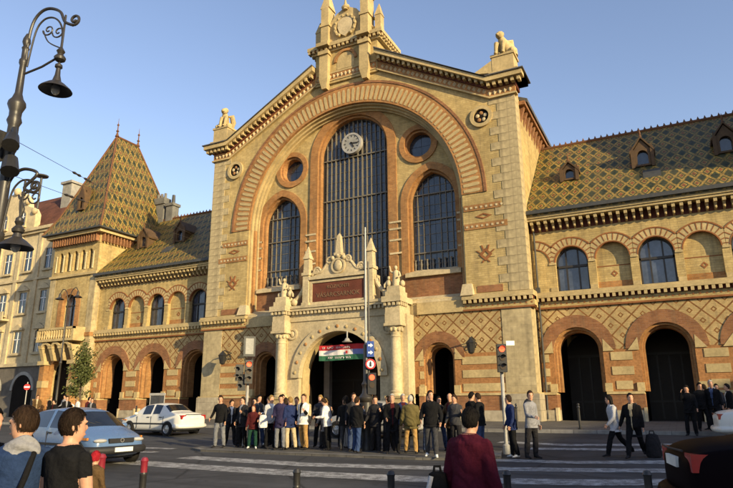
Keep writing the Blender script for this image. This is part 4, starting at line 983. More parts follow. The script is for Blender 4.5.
# ------------------------------------------------------------------ houses beyond the left street
def windows_on(parent, xs, z, w, h, y, mats=('stone_white', 'glass'), hood=True, arched=False):
    for x in xs:
        wn_ = bpy.data.objects.new('window', None); COL.objects.link(wn_); wn_.parent = parent
        poly = arch(x, w/2, z, z+h-w/2, 0, 8) if arched else rect(x-w/2, x+w/2, z, z+h)
        MB().prism(arch(x, w/2+.16, z-.1, z+h-w/2, 0, 8) if arched else rect(x-w/2-.16, x+w/2+.16, z-.1, z+h+.16), y-.10, y+.05, [poly]).build('window_frame', mats[0], wn_)
        MB().prism(poly, y-.01, y+.03).build('pane', mats[1], wn_)
        MB().box(x-.04, x+.04, y-.05, y-.012, z, z+h-.05).build('mullion', 'sign_white', wn_); MB().box(x-w/2, x+w/2, y-.05, y-.012, z+h*.62, z+h*.62+.07).build('transom', 'sign_white', wn_)
        MB().box(x-w/2-.28, x+w/2+.28, y-.25, y+.05, z-.28, z-.101).build('sill', mats[0], wn_)
        if hood: MB().prism([(x-w/2-.35,z+h+.3),(x+w/2+.35,z+h+.3),(x,z+h+.3+w*.42)], y-.28, y+.05).box(x-w/2-.35, x+w/2+.35, y-.30, y+.05, z+h+.16, z+h+.30).build('hood', mats[0], wn_)
LB = thing('corner_house', 'cream ornate four-storey house with a curved gable and red roof beyond the side street', 'building')
BY = 6.0
L_ = lambda mb, name, mat, **k: mb.build(name, mat, LB, **k)
L_(MB().box(-74, -38.0, BY, BY+16, 5.2, 20.6), 'wall', 'render_cream')
L_(MB().box(-74, -37.95, BY-.12, BY+16, -.2, 5.2), 'ground_floor_wall', 'render_dark')
L_(MB().box(-74, -37.6, BY-.5, BY+16, 20.4, 20.75).box(-74, -37.75, BY-.3, BY+16, 20.1, 20.4), 'cornice', 'stone_white')
L_(MB().box(-74, -37.7, BY-.35, BY+16, 5.1, 5.45), 'string_course', 'stone_white'); L_(MB().box(-74, -37.85, BY-.2, BY+16, 14.6, 14.85), 'string_course', 'stone_white')
for zb in (6.6, 11.0, 15.8): windows_on(LB, [-41.0, -44.6, -48.2, -51.8, -55.4], zb, 1.25, 2.3, BY, hood=zb < 15)
for x in (-40.2, -42.8, -46.4, -50.0, -53.6): L_(MB().box(x-.3, x+.3, BY-.16, BY, 5.45, 20.1), 'pilaster', 'stone_white')
for x in (-42.5, -48, -53.5): L_(MB().prism(arch(x, 1.6, -.1, 2.6), BY-.16, BY-.1), 'shop_arch', 'interior'); L_(MB().arcband(x, 2.6, 1.6, 1.95, BY-.24, BY-.1, 0, PI, 18), 'shop_arch_ring', 'render_grey')
L_(MB().box(-49.8, -46.4, BY-1.0, BY, 10.2, 10.4).box(-49.8, -46.4, BY-1.0, BY-.9, 10.4, 11.2), 'balcony', 'stone_white')
gp_ = [(-52.5,20.7),(-44.4,20.7),(-44.4,22.6),(-45.0,23.4),(-45.9,23.7),(-46.2,24.8),(-47.2,25.6),(-48.4,25.9),(-49.6,25.6),(-50.6,24.8),(-50.9,23.7),(-51.9,23.4),(-52.5,22.6)]
L_(MB().prism(gp_, BY-.1, BY+.6), 'curved_gable', 'render_cream'); windows_on(LB, [-46.6, -50.0], 21.4, 1.0, 1.7, BY-.1, hood=False, arched=True)
sc_ = MB()
for a, b in ((-44.6, 22.9), (-46.1, 24.3), (-50.7, 24.3), (-52.2, 22.9)): sc_.ellip((a, BY-.15, b), .4, .3, .4)
sc_.ellip((-48.4, BY-.1, 25.9), .5, .4, .5); L_(sc_, 'gable_scroll', 'stone_white', smooth=True)
L_(MB().add([(-74,BY,20.75),(-38,BY,20.75),(-38,BY+16,20.75),(-74,BY+16,20.75),(-70,BY+5.5,27.0),(-41.5,BY+5.5,27.0),(-41.5,BY+10,27.0),(-70,BY+10,27.0)], [(0,1,5,4),(1,2,6,5),(2,3,7,6),(3,0,4,7),(4,5,6,7)]), 'roof', 'roof_red')
L_(MB().box(-44.6, -43.0, BY+3, BY+4.4, 22, 27.2).box(-44.8, -42.8, BY+2.8, BY+4.6, 27.2, 27.5), 'chimney', 'render_grey'); L_(MB().box(-41.5, -40.3, BY+4, BY+5.2, 22, 26.2).box(-41.7, -40.1, BY+3.8, BY+5.4, 26.2, 26.45), 'chimney', 'render_grey')
L_(MB().tube([(-46.7,BY+1.5,24),(-46.7,BY+1.5,28.2)], .14, 8).lathe([(.16,0),(.75,.12),(.8,.25),(.3,.4)], (-46.7,BY+1.5,28.0), 14), 'roof_vent', 'zinc')
# row of far houses closing the side street and the view left of it
for i, (x, y, w, h, mt, lab) in enumerate(((-92, 4, 17, 19, 'render_grey', 'grey plain house at the far left beyond the cream corner house'),
                                           (-58, 40, 26, 22, 'render_dark', 'dark house deep in the side street behind the corner tower'))):
    hb = thing('far_house', lab, 'building')
    MB().box(x-w/2, x+w/2, y, y+12, -.2, h).build('wall', mt, hb); MB().add([(x-w/2-.4,y-.4,h),(x+w/2+.4,y-.4,h),(x+w/2+.4,y+12.4,h),(x-w/2-.4,y+12.4,h),(x-w/2+1,y+6,h+4.5),(x+w/2-1,y+6,h+4.5)], [(0,1,5,4),(1,2,5),(2,3,4,5),(3,0,4),(0,3,2,1)]).build('roof', 'roof_red', hb)
    for zb in (6, 10, 14): windows_on(hb, [x-w/2+2+2.8*k for k in range(int((w-2)//2.8))], zb, 1.2, 2.1, y, hood=False)
# street block to the right that shades the square (outside the picture)
SB = thing('street_block', 'long plain four-storey street block across the square on the right', 'building')
MB().box(72, 88, -130, -14, -.3, 18.2).build('wall', 'render_grey', SB); MB().box(71.6, 88.4, -130.4, -13.6, 18.2, 18.6).build('cornice', 'stone_white', SB)
for zb in (5.5, 9.5, 13.2):
    m = MB()
    for i in range(28): m.box(71.93, 72.0, -128+4*i, -126.6+4*i, zb, zb+2.2)
    o = m.build('window_row', 'glass', SB); o['kind'] = 'stuff'

# ------------------------------------------------------------------ street furniture
def spiral(c, r0, r1, a0, turns, u, n=28):
    """flat spiral in the vertical plane that contains direction u"""
    out = []
    for i in range(n+1):
        t = i/n; r = r0+(r1-r0)*t; a = a0+turns*2*PI*t
        out.append((c[0]+u.x*r*math.cos(a), c[1]+u.y*r*math.cos(a), c[2]+r*math.sin(a)))
    return out
def curve(pts, k=6):
    P_ = [Vector(p) for p in pts]; out = []
    for i in range(len(P_)-1):
        p0, p1, p2, p3 = P_[max(i-1, 0)], P_[i], P_[i+1], P_[min(i+2, len(P_)-1)]
        for j in range(k):
            t = j/k; out.append(.5*((2*p1)+(p2-p0)*t+(2*p0-5*p1+4*p2-p3)*t*t+(3*p1-p0-3*p2+p3)*t**3))
    return out+[P_[-1]]
def street_lamp():
    px, py, z0 = 9.0, -29.62, -.60
    t = thing('street_lamp', 'ornate dark iron lamp post with two bell lamps on scrolled arms, at the left edge', 'street lamp', (px, py, z0))
    S = lambda mb, name, mat='iron_brown', parent=t, **k: mb.build(name, mat, parent, **k)
    S(MB().lathe([(0.272,0),(0.272,.3),(0.224,.35),(0.208,1.0),(0.240,1.06),(0.160,1.3),(0.120,1.5),(0.108,4.6),(0.132,4.65),(0.132,4.75),(0.104,4.8),(0.096,6.35),(0.116,6.4),(0.116,6.5),(0.100,6.55),(0.096,6.9),(0.136,7.0),(0.108,7.1),(0.112,7.2),(0.164,7.33),(0.156,7.40),(0.104,7.48),(0.068,7.6),(0.058,8.2),(0.080,8.25),(0.080,8.32),(0.056,8.36),(0.056,8.55),(0.072,8.59),(0.048,8.64),(0.076,8.72),(0.068,8.80),(0.024,8.92)], (0,0,0), 18), 'post', smooth=True)
    u = Vector((.97, .243, 0))
    def arm(zb, reach, drop):
        a = bpy.data.objects.new('arm', None); COL.objects.link(a); a.parent = t
        P_ = lambda d, z: (u.x*d, u.y*d, z)
        k = reach
        S(MB().tube(curve([P_(.05,zb-.75), P_(.04,zb-.2), P_(.10,zb+.18), P_(.25,zb+.38), P_(.45,zb+.42), P_(.7,zb+.30), P_(k,zb+.05), P_(k+.2,zb-.06)]), .030, 8).tube(spiral(P_(k+.22,zb+.06), .12, .03, -PI/2, 1.2, u), .028, 7), 'arm_tube', parent=a, smooth=True)
        S(MB().tube(curve([P_(.10,zb-.85), P_(.18,zb-.1), P_(.32,zb+.16), P_(.52,zb+.20), P_(.70,zb+.08), P_(k-.03,zb-.15), P_(k,zb-.5)]), .019, 7).tube(spiral(P_(.48,zb-.08), .13, .02, PI, 1.4, u), .015, 6).tube(spiral(P_(.72,zb-.16), .14, .02, PI, 1.4, u), .015, 6).tube(curve([P_(.36,zb-.08), P_(.52,zb-.36), P_(k,zb-.55)]), .014, 6), 'arm_scroll', parent=a, smooth=True)
        S(MB().tube([P_(.08,zb-1.0), P_(.45,zb-.9), P_(k,zb-.72)], .022, 6).tube([P_(k,zb+.2), P_(k,zb-.55), P_(k,zb-1.1)], [.02,.025,.02], 7).lathe([(.03,0),(.10,.05),(.11,.1),(.05,.18),(.08,.24),(.02,.34)], P_(k,zb-.86), 12), 'arm_stay', parent=a, smooth=True)
        zl = zb-drop
        S(MB().lathe([(.02,.54),(.065,.50),(.07,.45),(.04,.42),(.05,.28),(.085,.14),(.17,.08),(.28,-.02),(.30,-.05),(.275,-.045),(.16,.03),(.07,.06)], P_(k,zl), 24, cap=False), 'lamp_shade', 'iron_brown', a, smooth=True)
        S(MB().ellip(P_(k,zl-.02), .085, .085, .12), 'lamp_globe', 'lamp_clear', a, smooth=True)
    arm(9.02, .84, 1.42); arm(5.55, .46, 1.05)
    S(MB().box(-.28, -.05, -.3, -.08, 6.15, 6.75).tube([(.12,-.05,6.8),(.34,-.12,6.45)], .05, 7), 'clamp', 'iron_black')
    S(MB().tube([(.20,-.10,6.6),(.34,-.20,6.35)], [.11,.15], 12).tube([(.22,-.08,6.15),(.34,-.14,5.85)], [.12,.16], 12), 'spotlight', 'iron_black')
    return t
street_lamp()
fl = thing('street_lamp', 'tall slim dark lamp post beside the young tree, in front of the corner tower', 'street lamp', (-20.35,-6.3,-.01))
MB().lathe([(.20,0),(.20,.8),(.14,.9),(.09,1.1),(.075,4.0),(.10,4.05),(.10,4.15),(.06,4.2),(.045,8.6),(.07,8.65),(.035,8.75),(.015,8.9)], (0,0,0), 14).build('post', 'iron_brown', fl, smooth=True)
for s_ in (-1, 1):
    MB().tube(curve([(0,0,8.3),(s_*.25,0,9.3),(s_*.7,0,9.6),(s_*1.0,0,9.3)]), .03, 8).build('arm', 'iron_brown', fl, smooth=True); MB().lathe([(.03,.5),(.08,.4),(.10,.15),(.34,.0),(.30,-.02)], (s_*1.0,0,8.85), 16, cap=False).build('lamp_shade', 'iron_brown', fl, smooth=True)
    MB().ellip((s_*1.0,0,8.9), .1, .1, .13).build('lamp_globe', 'lamp_clear', fl, smooth=True)
# span wires from the lamp post to the hall corner, with insulators
def wire(a, b, sag, lab, ins):
    a, b = Vector(a), Vector(b); pts = [a.lerp(b, i/24)-Vector((0,0,sag*4*(i/24)*(1-i/24))) for i in range(25)]
    o = thing('span_wire', lab, 'wire', a, 0, 'overhead span wires')
    m = MB().tube([p-a for p in pts], .006, 5); m.build('cable', 'iron_black', o)
    for t in ins:
        k = t*24; i = int(k); p = pts[i].lerp(pts[i+1], k-i)-a; d = (pts[i+1]-pts[i]).normalized()
        MB().tube([p-d*.35, p-d*.2, p, p+d*.2, p+d*.35], [.012,.035,.02,.035,.012], 8).build('insulator', 'iron_brown', o)
wire((8.95,-29.5,6.05), (-12.55,-.05,13.7), .1, 'upper thin span wire with insulators left of the tower roof', (.10, .125))
wire((8.95,-29.5,5.35), (-12.55,-.05,13.5), .05, 'lower thin span wire with insulators left of the tower roof', (.09, .115))

def disc(c, r, y0, y1, n=24): return MB().prism(circ(c[0], c[1], r, n), y0, y1)
FACE = -.5                                   # rotation that turns signs and signals towards the camera side
def signal(loc, h, lab, rz, head_z, back=False, plate=False):
    t = thing('traffic_light', lab, 'traffic light', loc, rz)
    MB().tube([(0,.12,0),(0,.12,h)], .055, 10).lathe([(.11,0),(.11,.25),(.06,.3)], (0,.12,0), 12).build('pole', 'steel_grey', t)
    MB().box(-.14, .14, -.12, .1, head_z, head_z+.86).box(-.11, .11, .09, .16, head_z+.1, head_z+.75).build('housing', 'iron_black', t)
    for i, (z, mt) in enumerate(((head_z+.70, 'red_light'), (head_z+.43, 'lens_off'), (head_z+.16, 'lens_off'))):
        disc((0, z), .088, -.135, -.10).build('lens', mt, t)
        MB().arcband(0, z, .10, .115, -.28, -.11, R(20), R(160), 10).build('visor', 'iron_black', t)
    if back: MB().box(-.33, .33, .03, .05, head_z-.1, head_z+.96).build('backboard', 'iron_black', t)
    if plate:
        MB().box(-.22, .22, -.02, .0, head_z+1.0, head_z+1.75).build('sign_plate', 'zinc', t); MB().box(-.15, .15, -.035, -.021, head_z+1.08, head_z+1.67).build('sign_face', 'clock_white', t)
    return t
s1 = signal((14.98,-17.1,-.43), 3.2, 'red traffic light on a thin grey pole beside the person in a navy jacket', .45, 2.42, plate=False)
MB().box(.16, .42, -.05, -.02, 3.24, 3.38).build('side_plate', 'sign_white', s1)
s2 = signal((5.55,-17.6,-.39), 2.9, 'red traffic light with several black heads left of the main portal', .75, 2.2, plate=True)
for dx, z in ((-.32, 2.3), (-.22, 1.95)):
    MB().box(dx-.14, dx+.14, .0, .2, z, z+.6).build('rear_housing', 'iron_black', s2)
    for q in (.15, .42): MB().arcband(dx-.1, z+q, .09, .12, -.15, .0, 0, PI, 8).build('visor', 'iron_black', s2)
# central mast with signs
ms = thing('sign_mast', 'tall mast with blue arrow sign, round sign and ornate iron foot before the portal', 'mast', (10.5,-17.65,-.39), .5)
MB().lathe([(.36,0),(.36,.2),(.30,.28),(.26,.9),(.30,1.0),(.30,1.12),(.22,1.2),(.20,1.5),(.26,1.58),(.26,1.66),(.14,1.8),(.12,2.0),(.16,2.08),(.09,2.2),(.085,3.4)], (0,0,0), 18).build('ornate_foot', 'iron_brown', ms, smooth=True)
MB().tube([(0,0,3.3),(0,0,7.55)], [.042,.028], 10).build('upper_pole', 'steel_grey', ms)
MB().tube([(.10,0,.5),(.10,0,6.3)], .03, 8).build('conduit', 'iron_black', ms)
b_ = MB().box(.03, .27, -.16, -.12, 2.98, 3.50).build('blue_sign', 'sign_blue', ms)
for z in (3.12, 3.36): MB().prism([(.07,z-.025),(.15,z-.025),(.15,z-.07),(.235,z),(.15,z+.07),(.15,z+.025),(.07,z+.025)], -.175, -.161).build('sign_arrow', 'sign_white', b_)
b_ = disc((.15, 2.74), .17, -.16, -.12).build('round_sign', 'sign_white', ms); MB().arcband(.15, 2.74, .125, .168, -.175, -.161, 0, 2*PI, 24).build('sign_rim', 'sign_red', b_); MB().prism([(.12,2.66),(.18,2.66),(.18,2.78),(.15,2.84),(.12,2.78)], -.175, -.161).build('sign_symbol', 'iron_black', b_)
MB().box(.05, .33, -.2, .1, 1.75, 2.45).build('signal_housing', 'iron_black', ms); disc((.19, 2.3), .09, -.22, -.2).build('signal_lens', 'red_light', ms); disc((.19, 2.05), .09, -.22, -.2).build('signal_lens', 'lens_off', ms)
# no-entry sign
ne = thing('no_entry_sign', 'red no-entry sign with a white bar at the side street corner', 'sign', (-27.2,-4.0,0), .75)
MB().tube([(0,.06,0),(0,.06,2.9)], .04, 8).build('pole', 'steel_grey', ne); disc((0, 2.5), .24, -.02, .02).build('sign_disc', 'sign_red', ne); MB().box(-.2, .2, -.035, -.021, 2.45, 2.56).build('sign_bar', 'sign_white', ne)
# bollards along the near kerb
def bollard(x, y, z, h, r, top, lab):
    t = thing('bollard', lab, 'bollard', (x, y, z), 0, 'bollards along the near kerb')
    MB().lathe([(r*1.5,0),(r*1.5,.05),(r,.08),(r,h*.76),(r*1.15,h*.78),(r,h*.80)], (0,0,0), 16).build('post', 'iron_black', t, smooth=True)
    MB().lathe([(r,h*.80),(r,h*.93),(r*1.2,h*.95),(r*.8,h*.99),(r*.2,h)], (0,0,0), 16).build('cap', top, t, smooth=True)
for x, y, h, r, top, lab in ((13.17,-29.61,.76,.046,'red_paint','red-capped iron bollard right of the blue hatchback'), (12.55,-29.8,.80,.055,'red_paint','red-capped iron bollard half hidden behind the man in black'),
    (15.69,-29.66,.72,.042,'iron_black','black bollard below the man in a white shirt, first of the thin black row'), (16.8,-29.42,.72,.042,'iron_black','black bollard below the tan-trousered man, second of the black row'),
    (17.99,-28.9,.72,.042,'iron_black','black bollard just right of the maroon jacket'), (19.4,-28.3,.72,.042,'iron_black','black bollard left of the dark car, rightmost of the row')):
    bollard(x, y, -.60, h+.24, r, top, lab)
for x, y, lab in ((15.92,-8.6,'slim dark post on the pavement left of the first right-wing arch'), (18.15,-8.6,'slim dark post on the pavement between the right-wing arches'), (13.3,-8.6,'slim dark post on the pavement by the hall corner'), (-9.8,-8.6,'slim dark post on the pavement by the left hall pier')):
    t = thing('bollard', lab, 'bollard', (x, y, -.03), 0, 'slim posts on the far pavement'); MB().lathe([(.09,0),(.09,.04),(.05,.06),(.05,.85),(.07,.88),(.03,.98)], (0,0,0), 12).build('post', 'iron_black', t); MB().ellip((0,0,1.0), .055, .055, .055).build('cap', 'iron_black', t)
# white news-stand frame behind the white saloon
t = thing('notice_frame', 'white metal notice frame on the pavement behind the white saloon', 'notice board', (-10.8,-6.0,0), .15)
for x in (-.55, .55): MB().tube([(x,0,0),(x,0,1.75)], .03, 8).build('leg', 'steel_grey', t)
MB().box(-.6, .6, -.05, .05, 1.65, 1.8).box(-.6, .6, -.05, .05, .85, .95).build('rail', 'steel_grey', t); MB().box(-.5, .5, -.02, .02, .96, 1.64).build('board', 'glass', t)
# young tree before the tower
tr = thing('young_tree', 'slender young tree with sparse green leaves in front of the corner tower', 'tree', (-19.6,-5.0,0))
MB().tube([(0,0,0),(.05,.02,1.2),(0,.05,2.6),(.08,0,4.2),(.05,0,5.2)], [.09,.075,.06,.035,.01], 8).build('trunk', 'bark', tr)
rt = random.Random(11); br = MB(); lv = MB()
for i in range(44):
    z = 1.5+3.4*rt.random()**.8; a = rt.random()*2*PI; l = (1.0-.17*(z-1.5))*rt.uniform(.6, 1.15); e = Vector((math.cos(a)*l, math.sin(a)*l, rt.uniform(.2, .7)))
    b0 = Vector((.03, .02, z)); br.tube([b0, b0+e*.5+Vector((0,0,.08)), b0+e], [.02,.013,.005], 5)
    for j in range(85):
        p = b0+e*rt.uniform(.25, 1.1)+Vector((rt.gauss(0,.17), rt.gauss(0,.17), rt.gauss(0,.17))); q = Vector((rt.gauss(0,1), rt.gauss(0,1), rt.gauss(0,1))).normalized(); s = q.orthogonal().normalized(); c_ = q.cross(s); k = rt.uniform(.06, .13)
        o_ = len(lv.v); lv.v += [tuple(p-s*k), tuple(p+c_*k*.5), tuple(p+s*k), tuple(p-c_*k*.5)]; lv.f.append((o_, o_+1, o_+2, o_+3))
br.build('branches', 'bark', tr); o = lv.build('crown', 'leaf', tr, fix=False); o['kind'] = 'stuff'

# ------------------------------------------------------------------ cars
def car(name, label, loc, rz, paint, st, glass_st, wheels, L, extras, scale=1., rear_lamps=True, bumper='bumper_dark'):
    t = thing(name, label, 'car', loc, rz)
    t.scale = (scale,)*3
    v = []; NS = len(st)
    for x, zl, zb, ztp, w, wt in st:
        h = [(0, zl), (w*.82, zl), (w*.98, zl+.10), (w, zl+(zb-zl)*.55), (w*.965, zb), (wt, ztp-.055), (wt*.72, ztp), (0, ztp+.015)]
        ringp = h+[(-y, z) for y, z in h[-2:0:-1]]
        v += [(x, y, z) for y, z in ringp]
    n = 14; f = []; mi = []
    gl = {}
    for i in range(NS-1):
        for j in range(n):
            f.append((i*n+j, i*n+(j+1) % n, (i+1)*n+(j+1) % n, (i+1)*n+j)); seg = j if j < 7 else 13-j
            side = 'l' if j < 7 else 'r'; k = 0
            kind = glass_st.get(i)
            if kind in ('windscreen', 'rear_window') and seg in (5, 6): k = (kind, '')
            elif kind and kind.startswith('side') and seg == 4: k = (kind, side)
            if k: gl.setdefault(k, len(gl)+1); mi.append(gl[k])
            else: mi.append(0)
    f += [tuple(range(n))[::-1], tuple((NS-1)*n+j for j in range(n))]; mi += [0, 0]
    me = bpy.data.meshes.new('body'); me.from_pydata(v, [], f); me.polygons.foreach_set('material_index', mi)
    for i in range(len(gl)+1): me.materials.append(MATS[paint])
    bm = bmesh.new(); bm.from_mesh(me); bmesh.ops.recalc_face_normals(bm, faces=bm.faces)
    cr = bm.edges.layers.float.new('crease_edge')
    cv = bm.verts.layers.float.new('crease_vert')
    for q in bm.verts:
        if len({w.material_index for w in q.link_faces}) > 1: q[cv] = .9
    for e in bm.edges:
        ms_ = {q.material_index for q in e.link_faces}
        if len(ms_) > 1: e[cr] = .95
    bm.to_mesh(me); bm.free()
    ob = bpy.data.objects.new('tmp', me); COL.objects.link(ob); sm = ob.modifiers.new('s', 'SUBSURF'); sm.levels = 2; sm.render_levels = 2
    dg = bpy.context.evaluated_depsgraph_get(); dg.update(); em = bpy.data.meshes.new_from_object(ob.evaluated_get(dg)); bpy.data.objects.remove(ob)
    def extract(idx, name_, mat, parent, out=0.):
        bm = bmesh.new(); bm.from_mesh(em); bmesh.ops.delete(bm, geom=[q for q in bm.faces if (q.material_index != idx)], context='FACES')
        if out:
            bm.normal_update()
            for q in bm.verts: q.co += q.normal*out
        m2 = bpy.data.meshes.new(name_)
        for q in bm.faces: q.material_index = 0; q.smooth = True
        bm.to_mesh(m2); bm.free(); m2.materials.append(MATS[mat]); return place(name_, m2, parent)
    body = extract(0, 'body', paint, t)
    for (kind, side), i in gl.items(): extract(i, 'side_window' if kind.startswith('side') else kind, 'car_glass', t)
    # dark rim of the glass: thin seal behind
    hw = max(s[4] for s in st)
    for wx in wheels:
        for s in (-1, 1):
            m = MB(); m.lathe([(.0,0),(.345,0),(.345,.02),(.0,.02)], (0,0,0), 28, cap=False); m.move(Matrix.Translation((wx, s*(hw+.004)-.01, .31)) @ Matrix.Rotation(PI/2, 4, 'X')); m.build('wheel_gap_shade', 'bumper_dark', t)  # flat black disc painted as the shaded gap around the tyre
            wh = bpy.data.objects.new('wheel', None); COL.objects.link(wh); wh.parent = t
            m = MB(); m.lathe([(.19,-.1),(.27,-.105),(.295,-.08),(.30,0),(.295,.08),(.27,.105),(.19,.1)], (0,0,0), 28, cap=False); m.move(Matrix.Translation((wx, s*(hw-.06), .30)) @ Matrix.Rotation(PI/2, 4, 'X')); m.build('tyre', 'tyre', wh, smooth=True)
            m = MB(); m.lathe([(.001,-.085),(.06,-.085),(.09,-.07),(.17,-.06),(.195,-.095),(.195,.0)] if s > 0 else [(.195,.0),(.195,.095),(.17,.06),(.09,.07),(.06,.085),(.001,.085)], (0,0,0), 24, cap=False)
            m.move(Matrix.Translation((wx, s*(hw-.06), .30)) @ Matrix.Rotation(PI/2, 4, 'X'))
            for k in range(6):
                a = PI/3*k; m.ellip((wx+.12*math.cos(a), s*(hw+.012), .30+.12*math.sin(a)), .02, .01, .03, 6, 4)
            m.build('rim', 'rim', wh, smooth=True)
    def rounded(pts, r, name_, mat): MB().tube(pts, r, 10).build(name_, mat, t, smooth=True)
    fx, rx = st[-1][0], st[0][0]
    rounded([(fx-.42,-hw*.99,.40),(fx-.14,-hw*.90,.40),(fx+.01,-hw*.6,.40),(fx+.05,0,.40),(fx+.01,hw*.6,.40),(fx-.14,hw*.90,.40),(fx-.42,hw*.99,.40)], .105, 'front_bumper', bumper)
    rounded([(rx+.42,-hw*.99,.42),(rx+.12,-hw*.92,.42),(rx-.01,-hw*.6,.42),(rx-.04,0,.42),(rx-.01,hw*.6,.42),(rx+.12,hw*.92,.42),(rx+.42,hw*.99,.42)], .105, 'rear_bumper', bumper)
    zf = extras['zf']
    for s in (-1, 1):
        MB().ellip((fx-.10, s*hw*.66, zf), .12, .19, .058, 14, 8).build('headlight', 'lamp_clear', t, smooth=True)
        MB().box(rx+.035, rx+.3, *sorted((s*hw*.55, s*hw*.88)), extras['zr']-.09, extras['zr']+.09).build('tail_light', 'lamp_red', t)
        MB().ellip((extras['mx'], s*(hw+.07), .98), .06, .10, .07).build('wing_mirror', paint, t, smooth=True)
        for dx in extras['doors']:
            MB().box(dx-.006, dx+.006, *sorted((s*(hw-.02), s*(hw+.0035))), .32, .86).build('door_seam', 'bumper_dark', t)
        for dx in extras['handles']: MB().box(dx-.08, dx+.08, *sorted((s*(hw-.03), s*(hw+.012))), .80, .835).build('door_handle', 'bumper_dark', t)
        MB().box(rx+.75, fx-.75, *sorted((s*(hw-.03), s*(hw+.012))), .50, .56).build('rubbing_strip', 'bumper_dark', t)
    MB().box(fx-.04, fx+.035, -.36, .36, zf-.06, zf+.05).build('grille', 'bumper_dark', t)
    MB().arcband(0, 0, .04, .055, -.005, .005, 0, 2*PI, 16).move(Matrix.Translation((fx+.04, 0, zf)) @ Matrix.Rotation(PI/2, 4, 'Z')).build('badge', 'rim', t)
    for s in (-1, 1): MB().tube([(extras['wx'], s*.10+.15, .965), (extras['wx']-.18, s*.10-.25, 1.10)], .008, 5).build('wiper', 'bumper_dark', t)
    for s in (-1, 1): MB().box(fx-.52, fx-.28, *sorted((s*hw*.93, s*(hw*.99))), .66, .72).build('indicator', 'lamp_amber', t)
    MB().box(fx+.13, fx+.16, -.26, .26, .36, .47).build('number_plate', 'plate', t); MB().box(rx-.16, rx-.135, -.26, .26, extras['zp'], extras['zp']+.11).build('number_plate', 'plate', t) if extras['zp'] < .6 else MB().box(rx-.02, rx+.03, -.26, .26, extras['zp'], extras['zp']+.11).build('number_plate', 'plate', t)
    for z in (.50, .93): MB().tube([(rx+.005 if z > .6 else rx-.0, -hw*.62, z), (rx-.03, 0, z), (rx+.005 if z > .6 else rx-.0, hw*.62, z)], .012, 5).build('boot_seam', 'bumper_dark', t)
    MB().box(rx+.4, fx-.4, -hw*.8, hw*.8, .16, .24).build('underbody', 'bumper_dark', t)
    return t
hatch = [(-1.90,.42,.74,.80,.60,.46),(-1.86,.28,.88,.93,.74,.62),(-1.70,.22,.95,1.12,.80,.62),(-1.42,.20,.96,1.38,.82,.60),(-1.28,.20,.96,1.43,.82,.60),(-.42,.18,.95,1.48,.83,.61),(-.32,.18,.95,1.48,.83,.61),(.28,.18,.93,1.42,.83,.60),(.42,.18,.92,1.37,.83,.60),(1.02,.18,.90,.97,.82,.72),(1.12,.18,.88,.93,.82,.74),(1.55,.20,.78,.82,.80,.68),(1.80,.24,.68,.72,.74,.60),(1.90,.34,.58,.62,.62,.48)]
hg = {2: 'rear_window', 4: 'side_a', 6: 'side_b', 8: 'windscreen'}
sedan = [(-2.15,.42,.78,.84,.62,.50),(-2.10,.28,.90,.95,.76,.64),(-1.85,.22,.96,1.02,.82,.72),(-1.38,.20,.97,1.05,.84,.72),(-1.28,.20,.97,1.10,.84,.68),(-.86,.18,.97,1.38,.84,.60),(-.74,.18,.96,1.42,.84,.60),(-.24,.18,.95,1.45,.84,.61),(-.14,.18,.95,1.45,.84,.61),(.46,.18,.93,1.40,.84,.60),(.58,.18,.92,1.35,.84,.60),(1.15,.18,.90,.97,.83,.74),(1.26,.18,.88,.93,.83,.74),(1.75,.20,.80,.84,.80,.70),(2.02,.24,.70,.74,.74,.62),(2.12,.34,.60,.64,.62,.50)]
sg = {4: 'rear_window', 6: 'side_a', 8: 'side_b', 10: 'windscreen'}
EX = dict(wx=1.02, zf=.64, zr=.80, mx=.62, doors=(-.36, .62), handles=(-.2,), zp=.55)
EXS = dict(wx=1.16, zf=.66, zr=.82, mx=.78, doors=(-1.0, -.18, .80), handles=(-.82, 0.02), zp=.74)
car('blue_hatchback', 'blue hatchback facing right with dark front bumper, behind the man in black', (4.55,-23.75,-.46), R(-8), 'paint_blue', hatch, hg, (-1.2, 1.25), 3.8, EX, 1.0)
car('white_saloon', 'white saloon seen from behind on the far carriageway left of the crowd', (-2.6,-13.6,gz(-13.6)), R(176), 'paint_white', sedan, sg, (-1.3, 1.32), 4.3, EXS, 1.0, bumper='paint_white')
car('silver_saloon', 'silver saloon passing behind the waiting crowd before the portal', (8.3,-12.6,gz(-12.6)), R(178), 'paint_silver', sedan, sg, (-1.3, 1.32), 4.3, EXS, 1.0, bumper='paint_silver')
car('dark_saloon', 'dark maroon saloon cut off by the lower right edge of the picture', (21.92,-26.75,-.47), R(12), 'paint_maroon', sedan, sg, (-1.3, 1.32), 4.3, EXS, 1.08, bumper='paint_maroon')
car('white_saloon', 'white car half hidden behind the dark maroon saloon at the right edge', (22.9,-11.6,gz(-11.6)), R(4), 'paint_white', sedan, sg, (-1.3, 1.32), 4.3, EXS, 1.0, bumper='paint_white')
